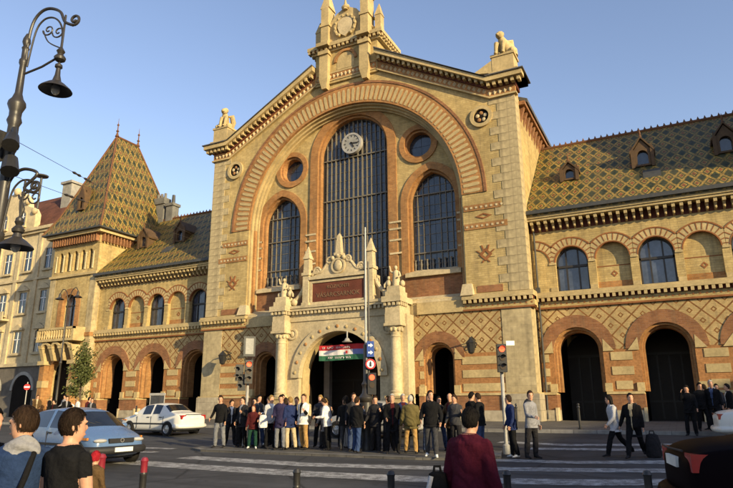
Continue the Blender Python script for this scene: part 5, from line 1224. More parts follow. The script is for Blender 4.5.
# ------------------------------------------------------------------ people
def cloth(name, c, rough=.9):
    if name in MATS: return name
    s = NT(name, rough, .06); v = s.obj()
    s.col(s.vary(c, v, .22, 4., 40.)); w = s.n('TexWave', bands_direction='DIAGONAL'); s.put(w.inputs['Vector'], v); w.inputs['Scale'].default_value = 3.; w.inputs['Distortion'].default_value = 9.; w.inputs['Detail'].default_value = 3.
    s.bump(s.math('ADD', w.outputs['Fac'], s.noise(v, 22., 4)), .5, .025); return name
def skinmat(name, c):
    s = NT(name, .5, .35); s.col(s.vary(c, s.obj(), .12, 6., 40.)); return name
def hairmat(name, c):
    s = NT(name, .65, .1); x, y, z = s.sep(s.obj()); v = s.comb(s.math('MULTIPLY', x, 60.), s.math('MULTIPLY', y, 60.), s.math('MULTIPLY', z, 14.)); h = s.noise(v, 1., 4)
    s.col(s.mix(s.rng(h, .3, .7, 0, 1), tuple(q*.45 for q in c), tuple(min(1, q*1.25) for q in c))); s.bump(h, .9, .02)
skinmat('skin', (.50, .27, .17)); skinmat('skin_tan', (.40, .20, .12)); skinmat('lips', (.36, .13, .10))
CL = dict(black=(.010,.010,.011), dark=(.022,.021,.023), charcoal=(.045,.045,.05), navy=(.018,.028,.085), steel_blue=(.018,.034,.085), purple=(.028,.024,.060), blue=(.032,.055,.13), jeans=(.045,.065,.13), jeans_grey=(.16,.165,.18), grey=(.22,.22,.235), pale_grey=(.42,.42,.43),
          white=(.68,.66,.62), maroon=(.065,.009,.018), darkred=(.060,.012,.013), brown=(.09,.055,.026), olive=(.105,.085,.035), tan=(.33,.20,.075), beige=(.42,.34,.21), green=(.014,.045,.032), red=(.36,.02,.03),
          hair_dark=(.022,.013,.008), hair_black=(.010,.008,.007), hair_brown=(.035,.020,.012), hair_blond=(.27,.17,.06), hair_grey=(.42,.40,.36), hair_red=(.16,.05,.02))
for k_, c_ in CL.items(): (hairmat if k_.startswith('hair') else cloth)(k_, c_)
def loft(m, secs, n=12):
    """secs: (centre, a-vector, b-vector)"""
    o = len(m.v)
    for c, a, b in secs:
        for i in range(n):
            t = 2*PI*i/n; m.v.append(tuple(Vector(c)+Vector(a)*math.cos(t)+Vector(b)*math.sin(t)))
    k = len(secs); m.f += [(o+j*n+i, o+j*n+(i+1)%n, o+(j+1)*n+(i+1)%n, o+(j+1)*n+i) for j in range(k-1) for i in range(n)]
    m.f += [tuple(o+i for i in range(n))[::-1], tuple(o+(k-1)*n+i for i in range(n))]
def limb(m, p0, p1, r0, r1, bulge=0., n=10):
    p0, p1 = Vector(p0), Vector(p1); d = p1-p0; t = d.normalized(); a = t.orthogonal().normalized(); b = t.cross(a)
    secs = [(p0-t*r0*.8, a*r0*.45, b*r0*.45), (p0-t*r0*.4, a*r0*.85, b*r0*.85), (p0, a*r0, b*r0)]
    for s in (.3, .6): r = r0+(r1-r0)*s+bulge*math.sin(PI*s*.9); secs.append((p0+d*s, a*r, b*r))
    secs += [(p1, a*r1, b*r1), (p1+t*r1*.4, a*r1*.85, b*r1*.85), (p1+t*r1*.8, a*r1*.45, b*r1*.45)]
    loft(m, secs, n)
def adir(fwd, out, side):
    """direction of a limb hanging down, swung forward and outward (degrees)"""
    v = Vector((0,0,-1)); v = Matrix.Rotation(R(fwd), 3, 'X') @ v; v = Matrix.Rotation(R(-out*side), 3, 'Y') @ v
    return v
def person(label, loc, phi, H=1.74, top='black', legs='jeans', shoes='dark', hair='hair_brown', style='short', bulk=.02, hem=.80, sleeve='long', voxel=.024,
           arms=((4, 8, 18, 0), (4, 8, 18, 0)), leg=((2, 3, 0), (-3, 3, 2)), lean=0., turn=0., nod=0., skin='skin', hood=None, trim=None, group='people waiting at the crossing', skirt=None, shirt=None):
    rq = random.Random(sum(map(ord, label)))
    if voxel > .017: turn += rq.uniform(-35, 35); nod += rq.uniform(-4, 14); lean += rq.uniform(-3, 4); bulk += rq.uniform(-.006, .016); leg = tuple((a+rq.uniform(-7, 9), b+rq.uniform(0, 5), max(0, c+rq.uniform(-2, 9))) for a, b, c in leg); arms = tuple((a+rq.uniform(-8, 10), b+rq.uniform(-3, 8), c+rq.uniform(-8, 20), d) for a, b, c, d in arms)
    if shirt is None and voxel > .017 and rq.random() < .6: shirt = rq.choice(('white', 'grey', 'beige', 'darkred', 'jeans', 'charcoal'))
    s = H/1.75
    up = Matrix.Rotation(R(-lean), 3, 'X'); hip0 = Vector((0, 0, .91))
    U = lambda p: hip0+up @ (Vector(p)-hip0)
    m = MB(); seg = []
    B = bulk
    X_, Y_ = Vector((1,0,0)), Vector((0,1,0))
    tor = [(.80,.135,.105),(.86,.165,.125),(.94,.172,.125),(1.06,.150,.112),(1.18,.162,.118),(1.30,.182,.124),(1.38,.192,.112),(1.432,.150,.088),(1.472,.080,.066)]
    loft(m, [(U((0,-.012 if z > 1.3 else 0,z)), X_*(a+B*(.9 if z < 1.4 else .4)), (up @ Y_)*(b+B*(.9 if z < 1.4 else .4))) for z, a, b in tor], 18)
    seg.append((U((-.05,0,.90)), U((-.05,0,1.36)), .125+B, 'torso')); seg.append((U((.05,0,.90)), U((.05,0,1.36)), .125+B, 'torso')); seg.append((U((0,0,1.40)), U((0,0,1.44)), .12, 'torso'))
    hd = Matrix.Rotation(R(turn), 3, 'Z') @ Matrix.Rotation(R(-nod), 3, 'X')
    nb = U((0,-.005,1.45)); hc = U((0,.020,1.612)); D = lambda x, y, z: hc+hd @ Vector((x,y,z))
    limb(m, nb, U((0,.010,1.54)), .056, .050); seg.append((nb+Vector((0,0,.03)), hc, .06, 'head'))
    hx, hy = hd @ X_, hd @ Y_
    loft(m, [(D(0,.012,-.135), hx*.026, hy*.028), (D(0,.015,-.122), hx*.044, hy*.058), (D(0,.010,-.085), hx*.062, hy*.080), (D(0,.004,-.03), hx*.073, hy*.092), (D(0,0,.03), hx*.078, hy*.098), (D(0,-.004,.075), hx*.068, hy*.086), (D(0,-.006,.105), hx*.045, hy*.058), (D(0,-.006,.118), hx*.018, hy*.022)], 16)
    fine = voxel < .016
    m.tube([D(0,.086,.022), D(0,.104,-.024), D(0,.092,-.036)], [.010,.015,.010], 8)
    for sd in (-1, 1): m.ellip(D(sd*.078,-.008,-.01), .012, .02, .032, 8, 6); m.ellip(D(sd*.03,.086,.032), .026, .014, .010, 8, 6)
    m.ellip(D(0,.082,-.070), .026, .014, .012, 8, 6)
    seg.append((D(0,0,-.05), D(0,0,.04), .085, 'head'))
    feet = []
    hands = []
    for i, sd in enumerate((-1, 1)):
        fw, out, kn = leg[i]; hp = Vector((sd*.088, 0, .90)); d1 = adir(fw, out, sd); kp = hp+d1*.43; d2 = adir(fw-kn, out*.5, sd); ap = kp+d2*.41
        lb = .014 if skirt is None else .0
        limb(m, hp, kp, .088+lb, .058+lb*1.3, .004); limb(m, kp, ap, .056+lb*1.3, .042+lb*1.6, .010)
        seg += [(hp, kp, .075+lb, 'leg'), (kp, ap, .05+lb, 'leg')]
        fd = Vector((sd*.18, 1, 0)).normalized(); heel = ap+Vector((0,-.03,-.045)); toe = heel+fd*.20+Vector((0,0,-.012)); sdv = Vector((fd.y,-fd.x,0))
        loft(m, [(heel-fd*.035, sdv*.025, Vector((0,0,.03))), (heel, sdv*.040, Vector((0,0,.045))), (heel+fd*.09, sdv*.043, Vector((0,0,.036))), (toe-fd*.03+Vector((0,0,-.012)), sdv*.045, Vector((0,0,.026))), (toe+fd*.03+Vector((0,0,-.016)), sdv*.026, Vector((0,0,.017)))], 12)
        seg.append((heel, toe, .045, 'foot')); feet.append(min(heel.z-.046, toe.z-.04))
        fw, out, el, eo = arms[i]; sp = U((sd*(.172+B*.4), -.01, 1.368)); d1 = up @ adir(fw, out, sd); ep = sp+d1*.285
        d2 = up @ adir(fw+el, out-eo, sd); wp = ep+d2*.245
        ab = B*.75 if sleeve == 'long' else (.012 if sleeve else 0)
        limb(m, sp, ep, .053+ab*.75, .043+(ab if sleeve == 'long' else 0)); limb(m, ep, wp, .042+(ab if sleeve == 'long' else 0), .029+(ab*.8 if sleeve == 'long' else 0), .004)
        seg += [(sp, ep, .05+ab, 'uarm'), (ep, wp, .036+ab, 'farm')]
        pc = wp+d2*.075; a_ = d2.cross(Vector((0,1,0)) if abs(d2.y) < .8 else Vector((0,0,1))).normalized(); b_ = a_.cross(d2).normalized()
        if abs(a_.x) > abs(b_.x): a_, b_ = b_, a_                       # a_: across the knuckles, b_: through the palm
        loft(m, [(wp, a_*.027, b_*.022), (wp+d2*.03, a_*.036, b_*.018), (wp+d2*.075, a_*.042, b_*.016), (wp+d2*.098, a_*.038, b_*.013)], 12)
        seg.append((wp+d2*.02, wp+d2*.10, .03, 'hand')); hands.append((wp, d2, a_, b_, sd))
    me = m.mesh('tmp'); bm = bmesh.new(); bm.from_mesh(me); bmesh.ops.recalc_face_normals(bm, faces=bm.faces); bm.to_mesh(me); bm.free()
    ob = bpy.data.objects.new('tmp', me); COL.objects.link(ob)
    rm = ob.modifiers.new('r', 'REMESH'); rm.mode = 'VOXEL'; rm.voxel_size = voxel; rm.use_smooth_shade = True
    sm = ob.modifiers.new('s', 'SMOOTH'); sm.factor = .5; sm.iterations = 3 if voxel > .016 else 3
    dg = bpy.context.evaluated_depsgraph_get(); dg.update(); em = bpy.data.meshes.new_from_object(ob.evaluated_get(dg)); bpy.data.objects.remove(ob)
    # material regions
    nf = len(em.polygons); cen = np.empty(nf*3); em.polygons.foreach_get('center', cen); cen = cen.reshape(-1, 3)
    best = np.full(nf, 9e9); tagi = np.zeros(nf, int); par = np.zeros(nf)
    for k, (p0, p1, r, tg) in enumerate(seg):
        p0 = np.array(p0); d = np.array(p1)-p0; tt = np.clip(((cen-p0)@d)/(d@d), 0, 1); q = np.linalg.norm(cen-(p0+tt[:, None]*d), axis=1)-r
        ch = q < best; best[ch] = q[ch]; tagi[ch] = k; par[ch] = tt[ch]
    slots = ['skin' if skin == 'skin' else skin, top, legs, shoes, trim or top]; vee = cen @ np.array(up).T.dot(np.eye(3)) if False else cen
    mi = np.zeros(nf, int)
    for k, (p0, p1, r, tg) in enumerate(seg):
        w = tagi == k
        if tg == 'torso': mi[w] = 1
        elif tg == 'leg': mi[w] = 2
        elif tg == 'foot': mi[w] = 3
        elif tg == 'uarm': mi[w] = 1 if sleeve == 'long' else np.where(par[w] < .5, 1, 0)
        elif tg == 'farm': mi[w] = 4 if sleeve == 'long' and trim else (1 if sleeve == 'long' else 0)
        elif tg == 'hand': mi[w] = 0
        elif tg == 'head': mi[w] = 0
    mi[(mi == 1) & (cen[:, 2] > 1.462) & (np.hypot(cen[:, 0]-nb.x, cen[:, 1]-nb.y) < np.where(cen[:, 2] > 1.472, .17, .085))] = 0
    z = cen[:, 2]; w = ((mi == 2) | (mi == 1)) & np.isin(tagi, [k for k, q in enumerate(seg) if q[3] in ('torso', 'leg')])
    mi[w & (z > hem)] = 1; mi[w & (z <= hem)] = 2
    if shirt:
        mi[(mi == 1) & np.isin(tagi, [k for k, q in enumerate(seg) if q[3] == 'torso']) & (cen[:, 1] > .04) & (z > hem+.05) & (np.abs(cen[:, 0]) < .010+.05*np.clip((z-1.0)/.42, 0, 1))] = 4
        slots[4] = shirt if not trim else trim
    em.materials.clear()
    for q in slots: em.materials.append(MATS[q])
    em.polygons.foreach_set('material_index', mi.tolist())
    # fingers, eyes and mouth join the same mesh
    ex = MB(); exm = []
    def addm(fn, mat_i):
        a = len(ex.f); fn(); exm.extend([mat_i]*(len(ex.f)-a))
    for wp, d2, a_, b_, sd in hands:
        inn = Vector((0, 1, 0)) if abs(d2.y) < .75 else Vector((0, 0, -1))
        curl = b_ if b_.dot(Vector((-sd,0,0))) > 0 else -b_
        for k, (o_, l) in enumerate(((-.030,.062),(-.010,.074),(.011,.070),(.031,.055))):
            q0 = wp+d2*.088+a_*o_; q1 = q0+d2*l*.5+curl*.006; q2 = q1+d2*l*.35+curl*.022; addm(lambda: ex.tube([q0, q1, q2], [.0095,.009,.007], 6), 0)
        th = a_ if a_.dot(Vector((0,1,0))) > 0 else -a_
        q0 = wp+d2*.035+th*.028; addm(lambda: ex.tube([q0, q0+d2*.028+th*.022, q0+d2*.055+th*.026+curl*.01], [.0115,.011,.008], 6), 0)
    slots.append('hair_black'); em.materials.append(MATS['hair_black']); slots.append('lips'); em.materials.append(MATS['lips'])
    for sd in (-1, 1): addm(lambda: ex.ellip(D(sd*.031,.086,.012), .013, .008, .007, 8, 6), 5)
    addm(lambda: ex.ellip(D(0,.090,-.070), .020, .006, .004, 8, 6), 6)
    exme = ex.mesh('tmp2'); 
    for q in slots: exme.materials.append(MATS[q])
    exme.polygons.foreach_set('material_index', exm); exme.polygons.foreach_set('use_smooth', [True]*len(exm))
    bm = bmesh.new(); bm.from_mesh(em); bm.from_mesh(exme); bm.to_mesh(em); bm.free(); bpy.data.meshes.remove(exme)
    em.polygons.foreach_set('use_smooth', [True]*len(em.polygons))
    em.name = 'body'
    zoff = -min(feet)
    t = thing('person', label, 'person', loc, R(phi)-PI/2, group); t.scale = (s, s, s)
    em.transform(Matrix.Translation((0, 0, zoff))); place('body', em, t)
    T = Matrix.Translation((0, 0, zoff))
    # hair
    if style != 'bald':
        hm = MB(); n = 20; rows = 9; rng_ = random.Random(hash(label) & 0xffff)
        o = len(hm.v)
        for j in range(rows+1):
            ph = (PI*.5)*(1-j/rows*(1.55 if style == 'short' else 1.75))
            for i in range(n):
                a = 2*PI*i/n; front = max(0, math.sin(a))          # a=90deg is the face side
                p2 = ph if front < .25 else max(ph, PI*.5*(.36*min(1, (front-.25)*2.2)))
                r = 1.11+rng_.uniform(-.05, .05)+.03*math.sin(5*a+j); hm.v.append(tuple(D(.078*r*math.cos(p2)*math.cos(a), -.006+.097*r*math.cos(p2)*math.sin(a), .018+.112*r*math.sin(p2))))
        hm.f = [(o+j*n+i, o+j*n+(i+1) % n, o+(j+1)*n+(i+1) % n, o+(j+1)*n+i) for j in range(rows) for i in range(n)]
        if style == 'long':
            loft(hm, [(D(0,-.045,.03), hx*.082, hy*.058), (D(0,-.055,-.06), hx*.088, hy*.052), (D(0,-.06,-.14), hx*.092, hy*.045), (D(0,-.065,-.21), hx*.06, hy*.028)], 12)
        if voxel < .017:                                      # loose strands over the near heads
            for q in range(2600):
                a = rng_.uniform(0, 2*PI); f_ = rng_.random(); lim = 1-1.45; p_hi = PI*.5*(1-f_*1.25); front = max(0, math.sin(a))
                lo_ = PI*.5*(1-1.55) if front < .25 else PI*.5*(.36*min(1, (front-.25)*2.2))
                ln = rng_.uniform(.25, .55); da = rng_.uniform(-.25, .25); pp = []
                for j in range(4):
                    p2 = max(p_hi-ln*j/3, lo_-.06); r = 1.115+.012*j+rng_.uniform(0, .02); a2 = a+da*j/3
                    pp.append(D(.078*r*math.cos(p2)*math.cos(a2), -.006+.097*r*math.cos(p2)*math.sin(a2), .018+.112*r*math.sin(p2)))
                sv = (pp[3]-pp[0]).cross(pp[0]-hc)
                if sv.length < 1e-6: continue
                sv = sv.normalized()*.0016; o_ = len(hm.v)
                for j in range(4): w_ = (1, 1, .8, .2)[j]; hm.v += [tuple(pp[j]-sv*w_), tuple(pp[j]+sv*w_)]
                hm.f += [(o_+2*j, o_+2*j+1, o_+2*j+3, o_+2*j+2) for j in range(3)]
        hm.move(T); hm.build('cap' if hair == 'red' else 'hair', hair, t, smooth=True)
    if style == 'cap' or hood == 'cap': pass
    if hood:
        hm = MB(); o = U((0,-.07,1.47)); hm.ellip((o.x, o.y-.012, o.z-.055), .135, .060, .105, 24, 14); hm.ellip((o.x, o.y+.055, o.z-.015), .125, .085, .045, 24, 12); hm.v = [(x, y+.012*math.sin(x*38)+.008*math.sin(z*60+x*20), z+.010*math.sin(x*27+1)) for x, y, z in hm.v]; hm.move(T); hm.build('hood', hood, t, smooth=True)
    if bulk > .015 and sleeve == 'long':
        hm = MB(); loft(hm, [(U((0,-.004,1.435)), X_*.098, (up@Y_)*.086), (U((0,-.004,1.478)), X_*.084, (up@Y_)*.078), (U((0,-.004,1.480)), X_*.076, (up@Y_)*.070)], 14); hm.move(T); hm.build('collar', trim or top, t, smooth=True)
        hm = MB(); zz = hem; loft(hm, [(U((0,0,zz+.02)), X_*(.178+B), (up@Y_)*(.132+B)), (U((0,0,zz-.035)), X_*(.185+B), (up@Y_)*(.137+B))], 18); hm.f = hm.f[:-2]; hm.move(T); hm.build('hem', top, t, smooth=True)
    return t
IZ = -.395
CARRY = (10, 10, 70, 25); PHONE = (25, 12, 110, 20); POCKET = (-6, 16, 45, 22); HANG = (3, 7, 14, 0); FOLD = (22, 12, 85, 50)
S1 = ((2, 3, 0), (-3, 3, 2)); S2 = ((6, 4, 8), (-4, 2, 0)); WALK = ((22, 2, 8), (-20, 2, 18)); WALK2 = ((-20, 2, 20), (20, 2, 6))
people = [
 ('person in a black jumper and grey jeans, leftmost standing at the crossing', (5.17,-18.6,IZ), -75, dict(H=1.76, top='black', legs='jeans_grey', arms=(HANG, POCKET))),
 ('short person in a dark red top and green trousers with white shoes', (6.58,-18.55,IZ), -60, dict(H=1.42, top='darkred', legs='green', shoes='white', hair='hair_red', style='long', arms=(CARRY, HANG))),
 ('fair-haired person in a pale jacket holding a light bag', (7.12,-18.3,IZ), -20, dict(H=1.74, top='pale_grey', legs='black', hair='hair_blond', trim='white', arms=(FOLD, HANG))),
 ('fair-haired person in a navy jacket and beige trousers', (8.0,-18.4,IZ), 150, dict(H=1.68, top='navy', legs='beige', hair='hair_blond', arms=(HANG, HANG), hem=.74)),
 ('person in a black and white jacket beside the navy jacket', (8.45,-18.3,IZ), -100, dict(H=1.76, top='white', legs='tan', trim='black', hair='hair_brown', arms=(FOLD, POCKET))),
 ('person in a long charcoal coat left of the white shirt', (8.75,-17.3,IZ), -70, dict(H=1.66, top='charcoal', legs='charcoal', hem=.55, hair='hair_black', arms=(PHONE, HANG), style='long')),
 ('person in a bright white shirt and black trousers looking down', (9.30,-18.15,IZ), -170, dict(H=1.64, top='white', legs='black', hair='hair_brown', arms=(CARRY, CARRY), nod=25, lean=6)),
 ('person in a dark jacket and pale grey trousers right of the white shirt', (9.62,-17.5,IZ), 70, dict(H=1.68, top='charcoal', legs='pale_grey', arms=(HANG, CARRY))),
 ('person in a black jumper and blue jeans left of the mast foot', (10.72,-18.75,IZ), 80, dict(H=1.66, top='black', legs='blue', arms=(HANG, HANG), leg=S2)),
 ('person all in dark clothes right beside the mast foot', (11.2,-18.4,IZ), -80, dict(H=1.68, top='dark', legs='dark', arms=(PHONE, HANG))),
 ('white-haired person in a black coat holding a light packet', (11.83,-18.5,IZ), -60, dict(H=1.73, top='black', legs='black', hair='hair_grey', hem=.66, arms=(HANG, CARRY))),
 ('person with long black hair behind the olive jacket', (12.15,-17.7,IZ), 100, dict(H=1.72, top='black', legs='dark', hair='hair_black', style='long')),
 ('stout person in an olive jacket and tan trousers seen from behind', (12.4,-18.4,IZ), 110, dict(H=1.69, top='olive', legs='tan', hair='hair_grey', bulk=.045, arms=(HANG, HANG), hem=.76)),
 ('tall person in a black leather jacket with white shoes at the kerb', (13.41,-19.3,IZ), -75, dict(H=1.80, top='black', legs='charcoal', shoes='white', arms=(POCKET, POCKET))),
 ('bald person in a brown jacket right of the black leather jacket', (13.2,-17.0,IZ), -120, dict(H=1.76, top='brown', legs='dark', style='bald', arms=(HANG, FOLD), hem=.70)),
 ('black-haired person in a black jacket behind the maroon jacket', (13.85,-16.85,IZ), 60, dict(H=1.78, top='black', legs='dark', hair='hair_black')),
 ('person in a navy jacket and black trousers by the thin traffic light', (15.33,-17.8,-.46), -150, dict(H=1.73, top='navy', legs='black', hair='hair_brown', shoes='white', hem=.78, leg=S2)),
 ('person in a grey hooded top beside the navy jacket', (15.92,-17.9,-.46), -30, dict(H=1.84, top='grey', legs='dark', hair='hair_brown', hood='charcoal', arms=(HANG, CARRY))),
 ('person in a white jacket walking arm in arm on the right', (18.04,-16.8,-.42), 200, dict(H=1.72, top='pale_grey', legs='black', hair='hair_black', style='long', leg=WALK, arms=((14,10,30,10), (-12,14,30,0)), lean=5, hem=.74)),
 ('person in a long black coat walking with a dark wheeled bag', (18.55,-17.0,-.43), -100, dict(H=1.76, top='black', legs='black', hair='hair_black', leg=WALK2, arms=(HANG, (-12,14,10,0)), hem=.60)),
 ('person in black raising a hand near the right-wing arch', (20.05,-9.8,-.17), -100, dict(H=1.80, top='black', legs='black', hair='hair_black', arms=(HANG, (60,20,80,0)))),
 ('white-haired person in black near the right edge', (20.9,-9.0,-.03), -100, dict(H=1.86, top='black', legs='dark', hair='hair_grey', hood='pale_grey')),
 ('person in a black coat, nearest the right edge of the picture', (21.5,-8.0,-.03), 190, dict(H=1.80, top='black', legs='dark', hair='hair_black', leg=WALK)),

 ('person in black standing close behind the raised hand on the right', (20.5,-9.0,-.03), -70, dict(H=1.78, top='black', legs='black', hair='hair_black')),
 ('person in a dark coat half hidden left of the white-haired person in black', (20.72,-7.6,-.03), 170, dict(H=1.74, top='dark', legs='black', hair='hair_brown', hem=.62)),
 ('person in charcoal half hidden right of the white-haired person in black', (21.15,-7.2,-.03), -60, dict(H=1.76, top='charcoal', legs='dark', hair='hair_black')),
 ('person in a charcoal jacket standing left of the maroon jacket', (13.55,-17.6,IZ), -90, dict(H=1.70, top='charcoal', legs='dark', hair='hair_brown', arms=(FOLD, HANG))),
 ('person in black turned left, just behind the maroon jacket on its right', (14.25,-17.3,IZ), 170, dict(H=1.74, top='black', legs='jeans', hair='hair_brown')),
]
back = [((5.75,-17.4), -60, 'dark', 'dark', 'hair_black'), ((6.1,-17.0), -100, 'black', 'dark', 'hair_brown'), ((6.85,-17.2), -40, 'darkred', 'black', 'hair_black'), ((7.6,-17.4), -90, 'dark', 'jeans', 'hair_brown'), ((8.35,-17.0), -70, 'charcoal', 'dark', 'hair_blond'),
        ((9.2,-16.8), -60, 'dark', 'dark', 'hair_brown'), ((9.9,-16.7), -100, 'brown', 'jeans', 'hair_blond'), ((10.3,-16.9), -70, 'beige', 'dark', 'hair_brown'), ((10.95,-16.9), -80, 'dark', 'black', 'hair_black'), ((11.5,-16.9), -60, 'navy', 'dark', 'hair_grey'), ((12.7,-16.7), -80, 'black', 'jeans', 'hair_black')]
blab = ['dark-haired person in dark clothes, first of the back row from the left', 'person in black behind the black jumper, second of the back row', 'person in a dark red jacket behind the pale jacket', 'person in dark jacket and jeans behind the navy jacket', 'fair-haired person in charcoal behind the black and white jacket', 'person in dark clothes behind the white shirt', 'fair-haired person in a brown jacket behind the mast, left side', 'person in a beige jacket behind the mast foot', 'person in black behind the mast, right side', 'grey-haired person in a navy jacket behind the black coat', 'person in black and jeans behind the leather jacket']
far = [((-10.2,-11.5), 'dark', 'jeans', -60), ((-11.6,-10.6), 'darkred', 'dark', 10), ((-13.0,-10.2), 'white', 'dark', -120), ((-14.6,-9.8), 'black', 'dark', -30), ((-16.2,-8.7), 'grey', 'jeans', -80), ((-18.0,-8.5), 'black', 'dark', 40), ((-20.0,-8.0), 'brown', 'dark', -40), ((-12.2,-12.4), 'black', 'black', -80)]
flab = ['distant person in a dark jacket nearest the blue car roof', 'distant person in a red jacket near the side street', 'distant person in white near the side street', 'distant person in black near the tower entrance', 'distant person in grey beside the young tree', 'distant person in black left of the young tree', 'distant person in brown farthest down the pavement', 'distant person all in black on the road edge at left']
ARMS = [(HANG, HANG), (POCKET, HANG), (HANG, PHONE), (FOLD, HANG), (HANG, CARRY)]
for lab, loc, phi, kw in people: person(lab, loc, phi, **kw)
for i, ((p, phi, tp, lg, hr), lab) in enumerate(zip(back, blab)): person(lab, (p[0], p[1], IZ), phi, H=1.66+.03*((i*7) % 5), top=tp, legs=lg, hair=hr, arms=ARMS[i % 5], voxel=.028, style='long' if i % 3 == 1 else 'short', group='back row of the waiting crowd')
for i, ((p, tp, lg, phi), lab) in enumerate(zip(far, flab)): person(lab, (p[0], p[1], gz(p[1]) if p[1] < -9.3 else -.03), phi, H=1.68+.03*((i*3) % 5), top=tp, legs=lg, hair=('hair_brown', 'hair_black', 'hair_blond')[i % 3], arms=ARMS[i % 5], voxel=.03, leg=WALK if i % 2 else S1, group='people near the side street')
extra = [((5.55,-17.9), -50, 'black', 'dark', 'hair_black'), ((5.9,-18.25), -100, 'dark', 'black', 'hair_brown'), ((6.2,-17.75), -20, 'charcoal', 'jeans', 'hair_black'), ((7.5,-17.9), 160, 'dark', 'black', 'hair_brown'), ((7.72,-18.55), -70, 'purple', 'jeans_grey', 'hair_black'), ((9.0,-17.75), -110, 'grey', 'dark', 'hair_blond'), ((9.98,-18.1), 100, 'black', 'charcoal', 'hair_black'), ((10.35,-18.25), -60, 'dark', 'jeans', 'hair_brown'), ((11.5,-18.0), 120, 'charcoal', 'dark', 'hair_brown'), ((12.85,-18.0), -60, 'dark', 'jeans', 'hair_black'), ((4.75,-17.5), -40, 'dark', 'dark', 'hair_brown'), ((6.85,-18.0), -130, 'white', 'dark', 'hair_brown'), ((8.1,-17.7), -50, 'beige', 'jeans', 'hair_blond'), ((10.75,-17.6), -85, 'pale_grey', 'dark', 'hair_brown')]
elab = ['person in black just behind the black jumper and grey jeans', 'person in dark clothes left of the green trousers', 'person in a charcoal jacket behind the green trousers', 'person in dark clothes between the pale jacket and the navy jacket', 'person in a purple jacket and grey jeans left of the navy jacket', 'fair-haired person in grey just left of the white shirt', 'person in black turned away, between the white shirt and the blue jeans', 'person in dark jacket and jeans left of the mast foot', 'person in charcoal left of the white-haired person', 'person in dark jacket and jeans between olive jacket and leather jacket', 'person in dark clothes behind the leftmost waiting person', 'person in a white top behind the pale bag', 'fair-haired person in beige behind the navy jacket', 'person in a pale grey top just behind the mast foot']
for i, ((p, phi, tp, lg, hr), lab) in enumerate(zip(extra, elab)): person(lab, (p[0], p[1], IZ), phi, H=1.62+.04*((i*7) % 5), top=tp, legs=lg, hair=hr, arms=ARMS[(i*2+1) % 5], voxel=.027, style='long' if i % 3 == 0 else 'short', hem=(.80, .72, .62)[i % 3], leg=(S1, S2)[i % 2])
# near people
NZ = -.60
person('man in a black T-shirt seen from behind, lower left', (15.68,-32.77,NZ), 95, H=1.64, top='black', legs='jeans', hair='hair_dark', style='short', sleeve='short', voxel=.009, bulk=.014, arms=((4,10,20,0), (6,10,25,0)), turn=-34, group='people in the foreground')
person('man in a blue and grey hooded jacket with a dark strap, far lower left', (15.34,-32.92,NZ), 150, H=1.66, top='steel_blue', legs='jeans', trim='grey', hair='hair_brown', voxel=.012, bulk=.03, hood='grey', arms=((40,25,70,10), (10,12,40,20)), turn=62, nod=6, group='people in the foreground')
person('dark-haired person with a hand raised to the face at the left edge', (14.62,-32.75,NZ), 20, H=1.66, top='black', legs='dark', hair='hair_black', voxel=.016, bulk=.03, arms=((60,15,115,10), HANG), group='people in the foreground')
person('child in a brown coat with a red cap beside the man in black', (12.9,-30.2,NZ), 100, H=1.09, top='brown', legs='dark', hair='red', voxel=.016, bulk=.03, skin='skin', group='people in the foreground')
person('person in a maroon jacket walking away with a bag, lower centre', (17.89,-29.93,NZ), 75, H=1.66, top='maroon', legs='dark', hair='hair_black', voxel=.013, bulk=.045, hem=.62, arms=((2,12,12,0), (2,12,16,0)), leg=WALK, trim='maroon', lean=4, group='people in the foreground')
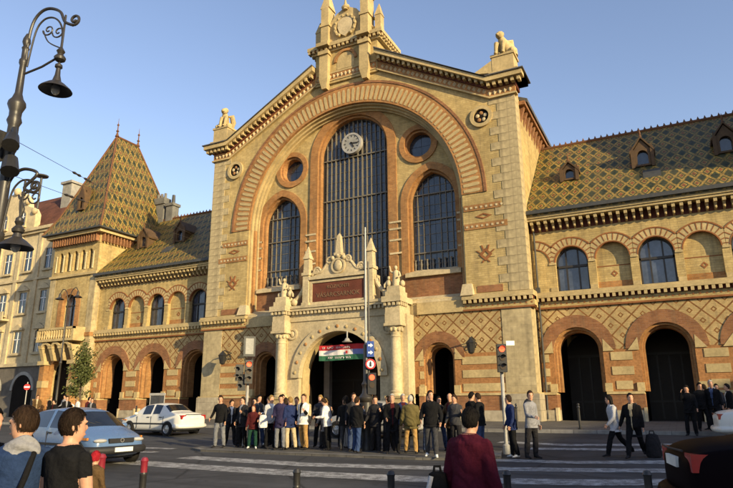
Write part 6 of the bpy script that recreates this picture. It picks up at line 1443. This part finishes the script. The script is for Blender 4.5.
# ------------------------------------------------------------------ things people carry
def bag(name, label, loc, rz, w, d, h, mat, accent=None, handle=True):
    t = thing(name, label, 'bag', loc, rz)
    m = MB(); loft(m, [(Vector((0,0,0)), Vector((w*.42,0,0)), Vector((0,d*.42,0))), (Vector((0,0,h*.08)), Vector((w*.5,0,0)), Vector((0,d*.5,0))), (Vector((0,0,h*.6)), Vector((w*.48,0,0)), Vector((0,d*.46,0))), (Vector((0,0,h*.95)), Vector((w*.36,0,0)), Vector((0,d*.3,0))), (Vector((0,0,h)), Vector((w*.2,0,0)), Vector((0,d*.15,0)))], 16); m.build('bag_body', mat, t, smooth=True)
    if accent:
        m = MB(); loft(m, [(Vector((0,-d*.40,h*.12)), Vector((w*.30,0,0)), Vector((0,d*.2,0))), (Vector((0,-d*.42,h*.3)), Vector((w*.33,0,0)), Vector((0,d*.2,0))), (Vector((0,-d*.36,h*.52)), Vector((w*.26,0,0)), Vector((0,d*.16,0)))], 14); m.build('front_pocket', accent, t, smooth=True)
        MB().tube([(-w*.47,-d*.2,h*.1),(-w*.5,-d*.25,h*.5),(-w*.3,-d*.2,h*.9)], .025, 8).build('piping', accent, t, smooth=True)
    if handle: MB().tube([(-w*.15,0,h*.97),(-w*.12,0,h*1.12),(w*.12,0,h*1.12),(w*.15,0,h*.97)], .014, 8).build('handle', 'black', t, smooth=True)
    return t
bag('backpack', 'black and white backpack hanging at the left side of the maroon jacket', (17.57,-29.98,.03), R(35), .24, .20, .40, 'black', 'pale_grey')
bag('wheeled_bag', 'dark wheeled shopping bag trailing the person in the long black coat', (18.98,-16.75,-.41), R(10), .42, .34, .62, 'dark')
bag('shoulder_bag', 'pale bag at the side of the fair-haired person in a pale jacket', (7.05,-18.62,.30), R(30), .30, .14, .42, 'white')
bag('shoulder_bag', 'small dark red bag held near the fair-haired person in a pale jacket', (7.42,-18.35,.20), R(0), .26, .14, .32, 'darkred')
st_ = MB().tube([(15.39,-32.83,.79),(15.48,-32.91,.75),(15.52,-32.98,.60),(15.50,-33.03,.43),(15.42,-33.11,.20)], .022, 8)
o = st_.build('bag_strap', 'black'); tag(o, 'dark bag strap across the back of the blue and grey jacket', 'strap')
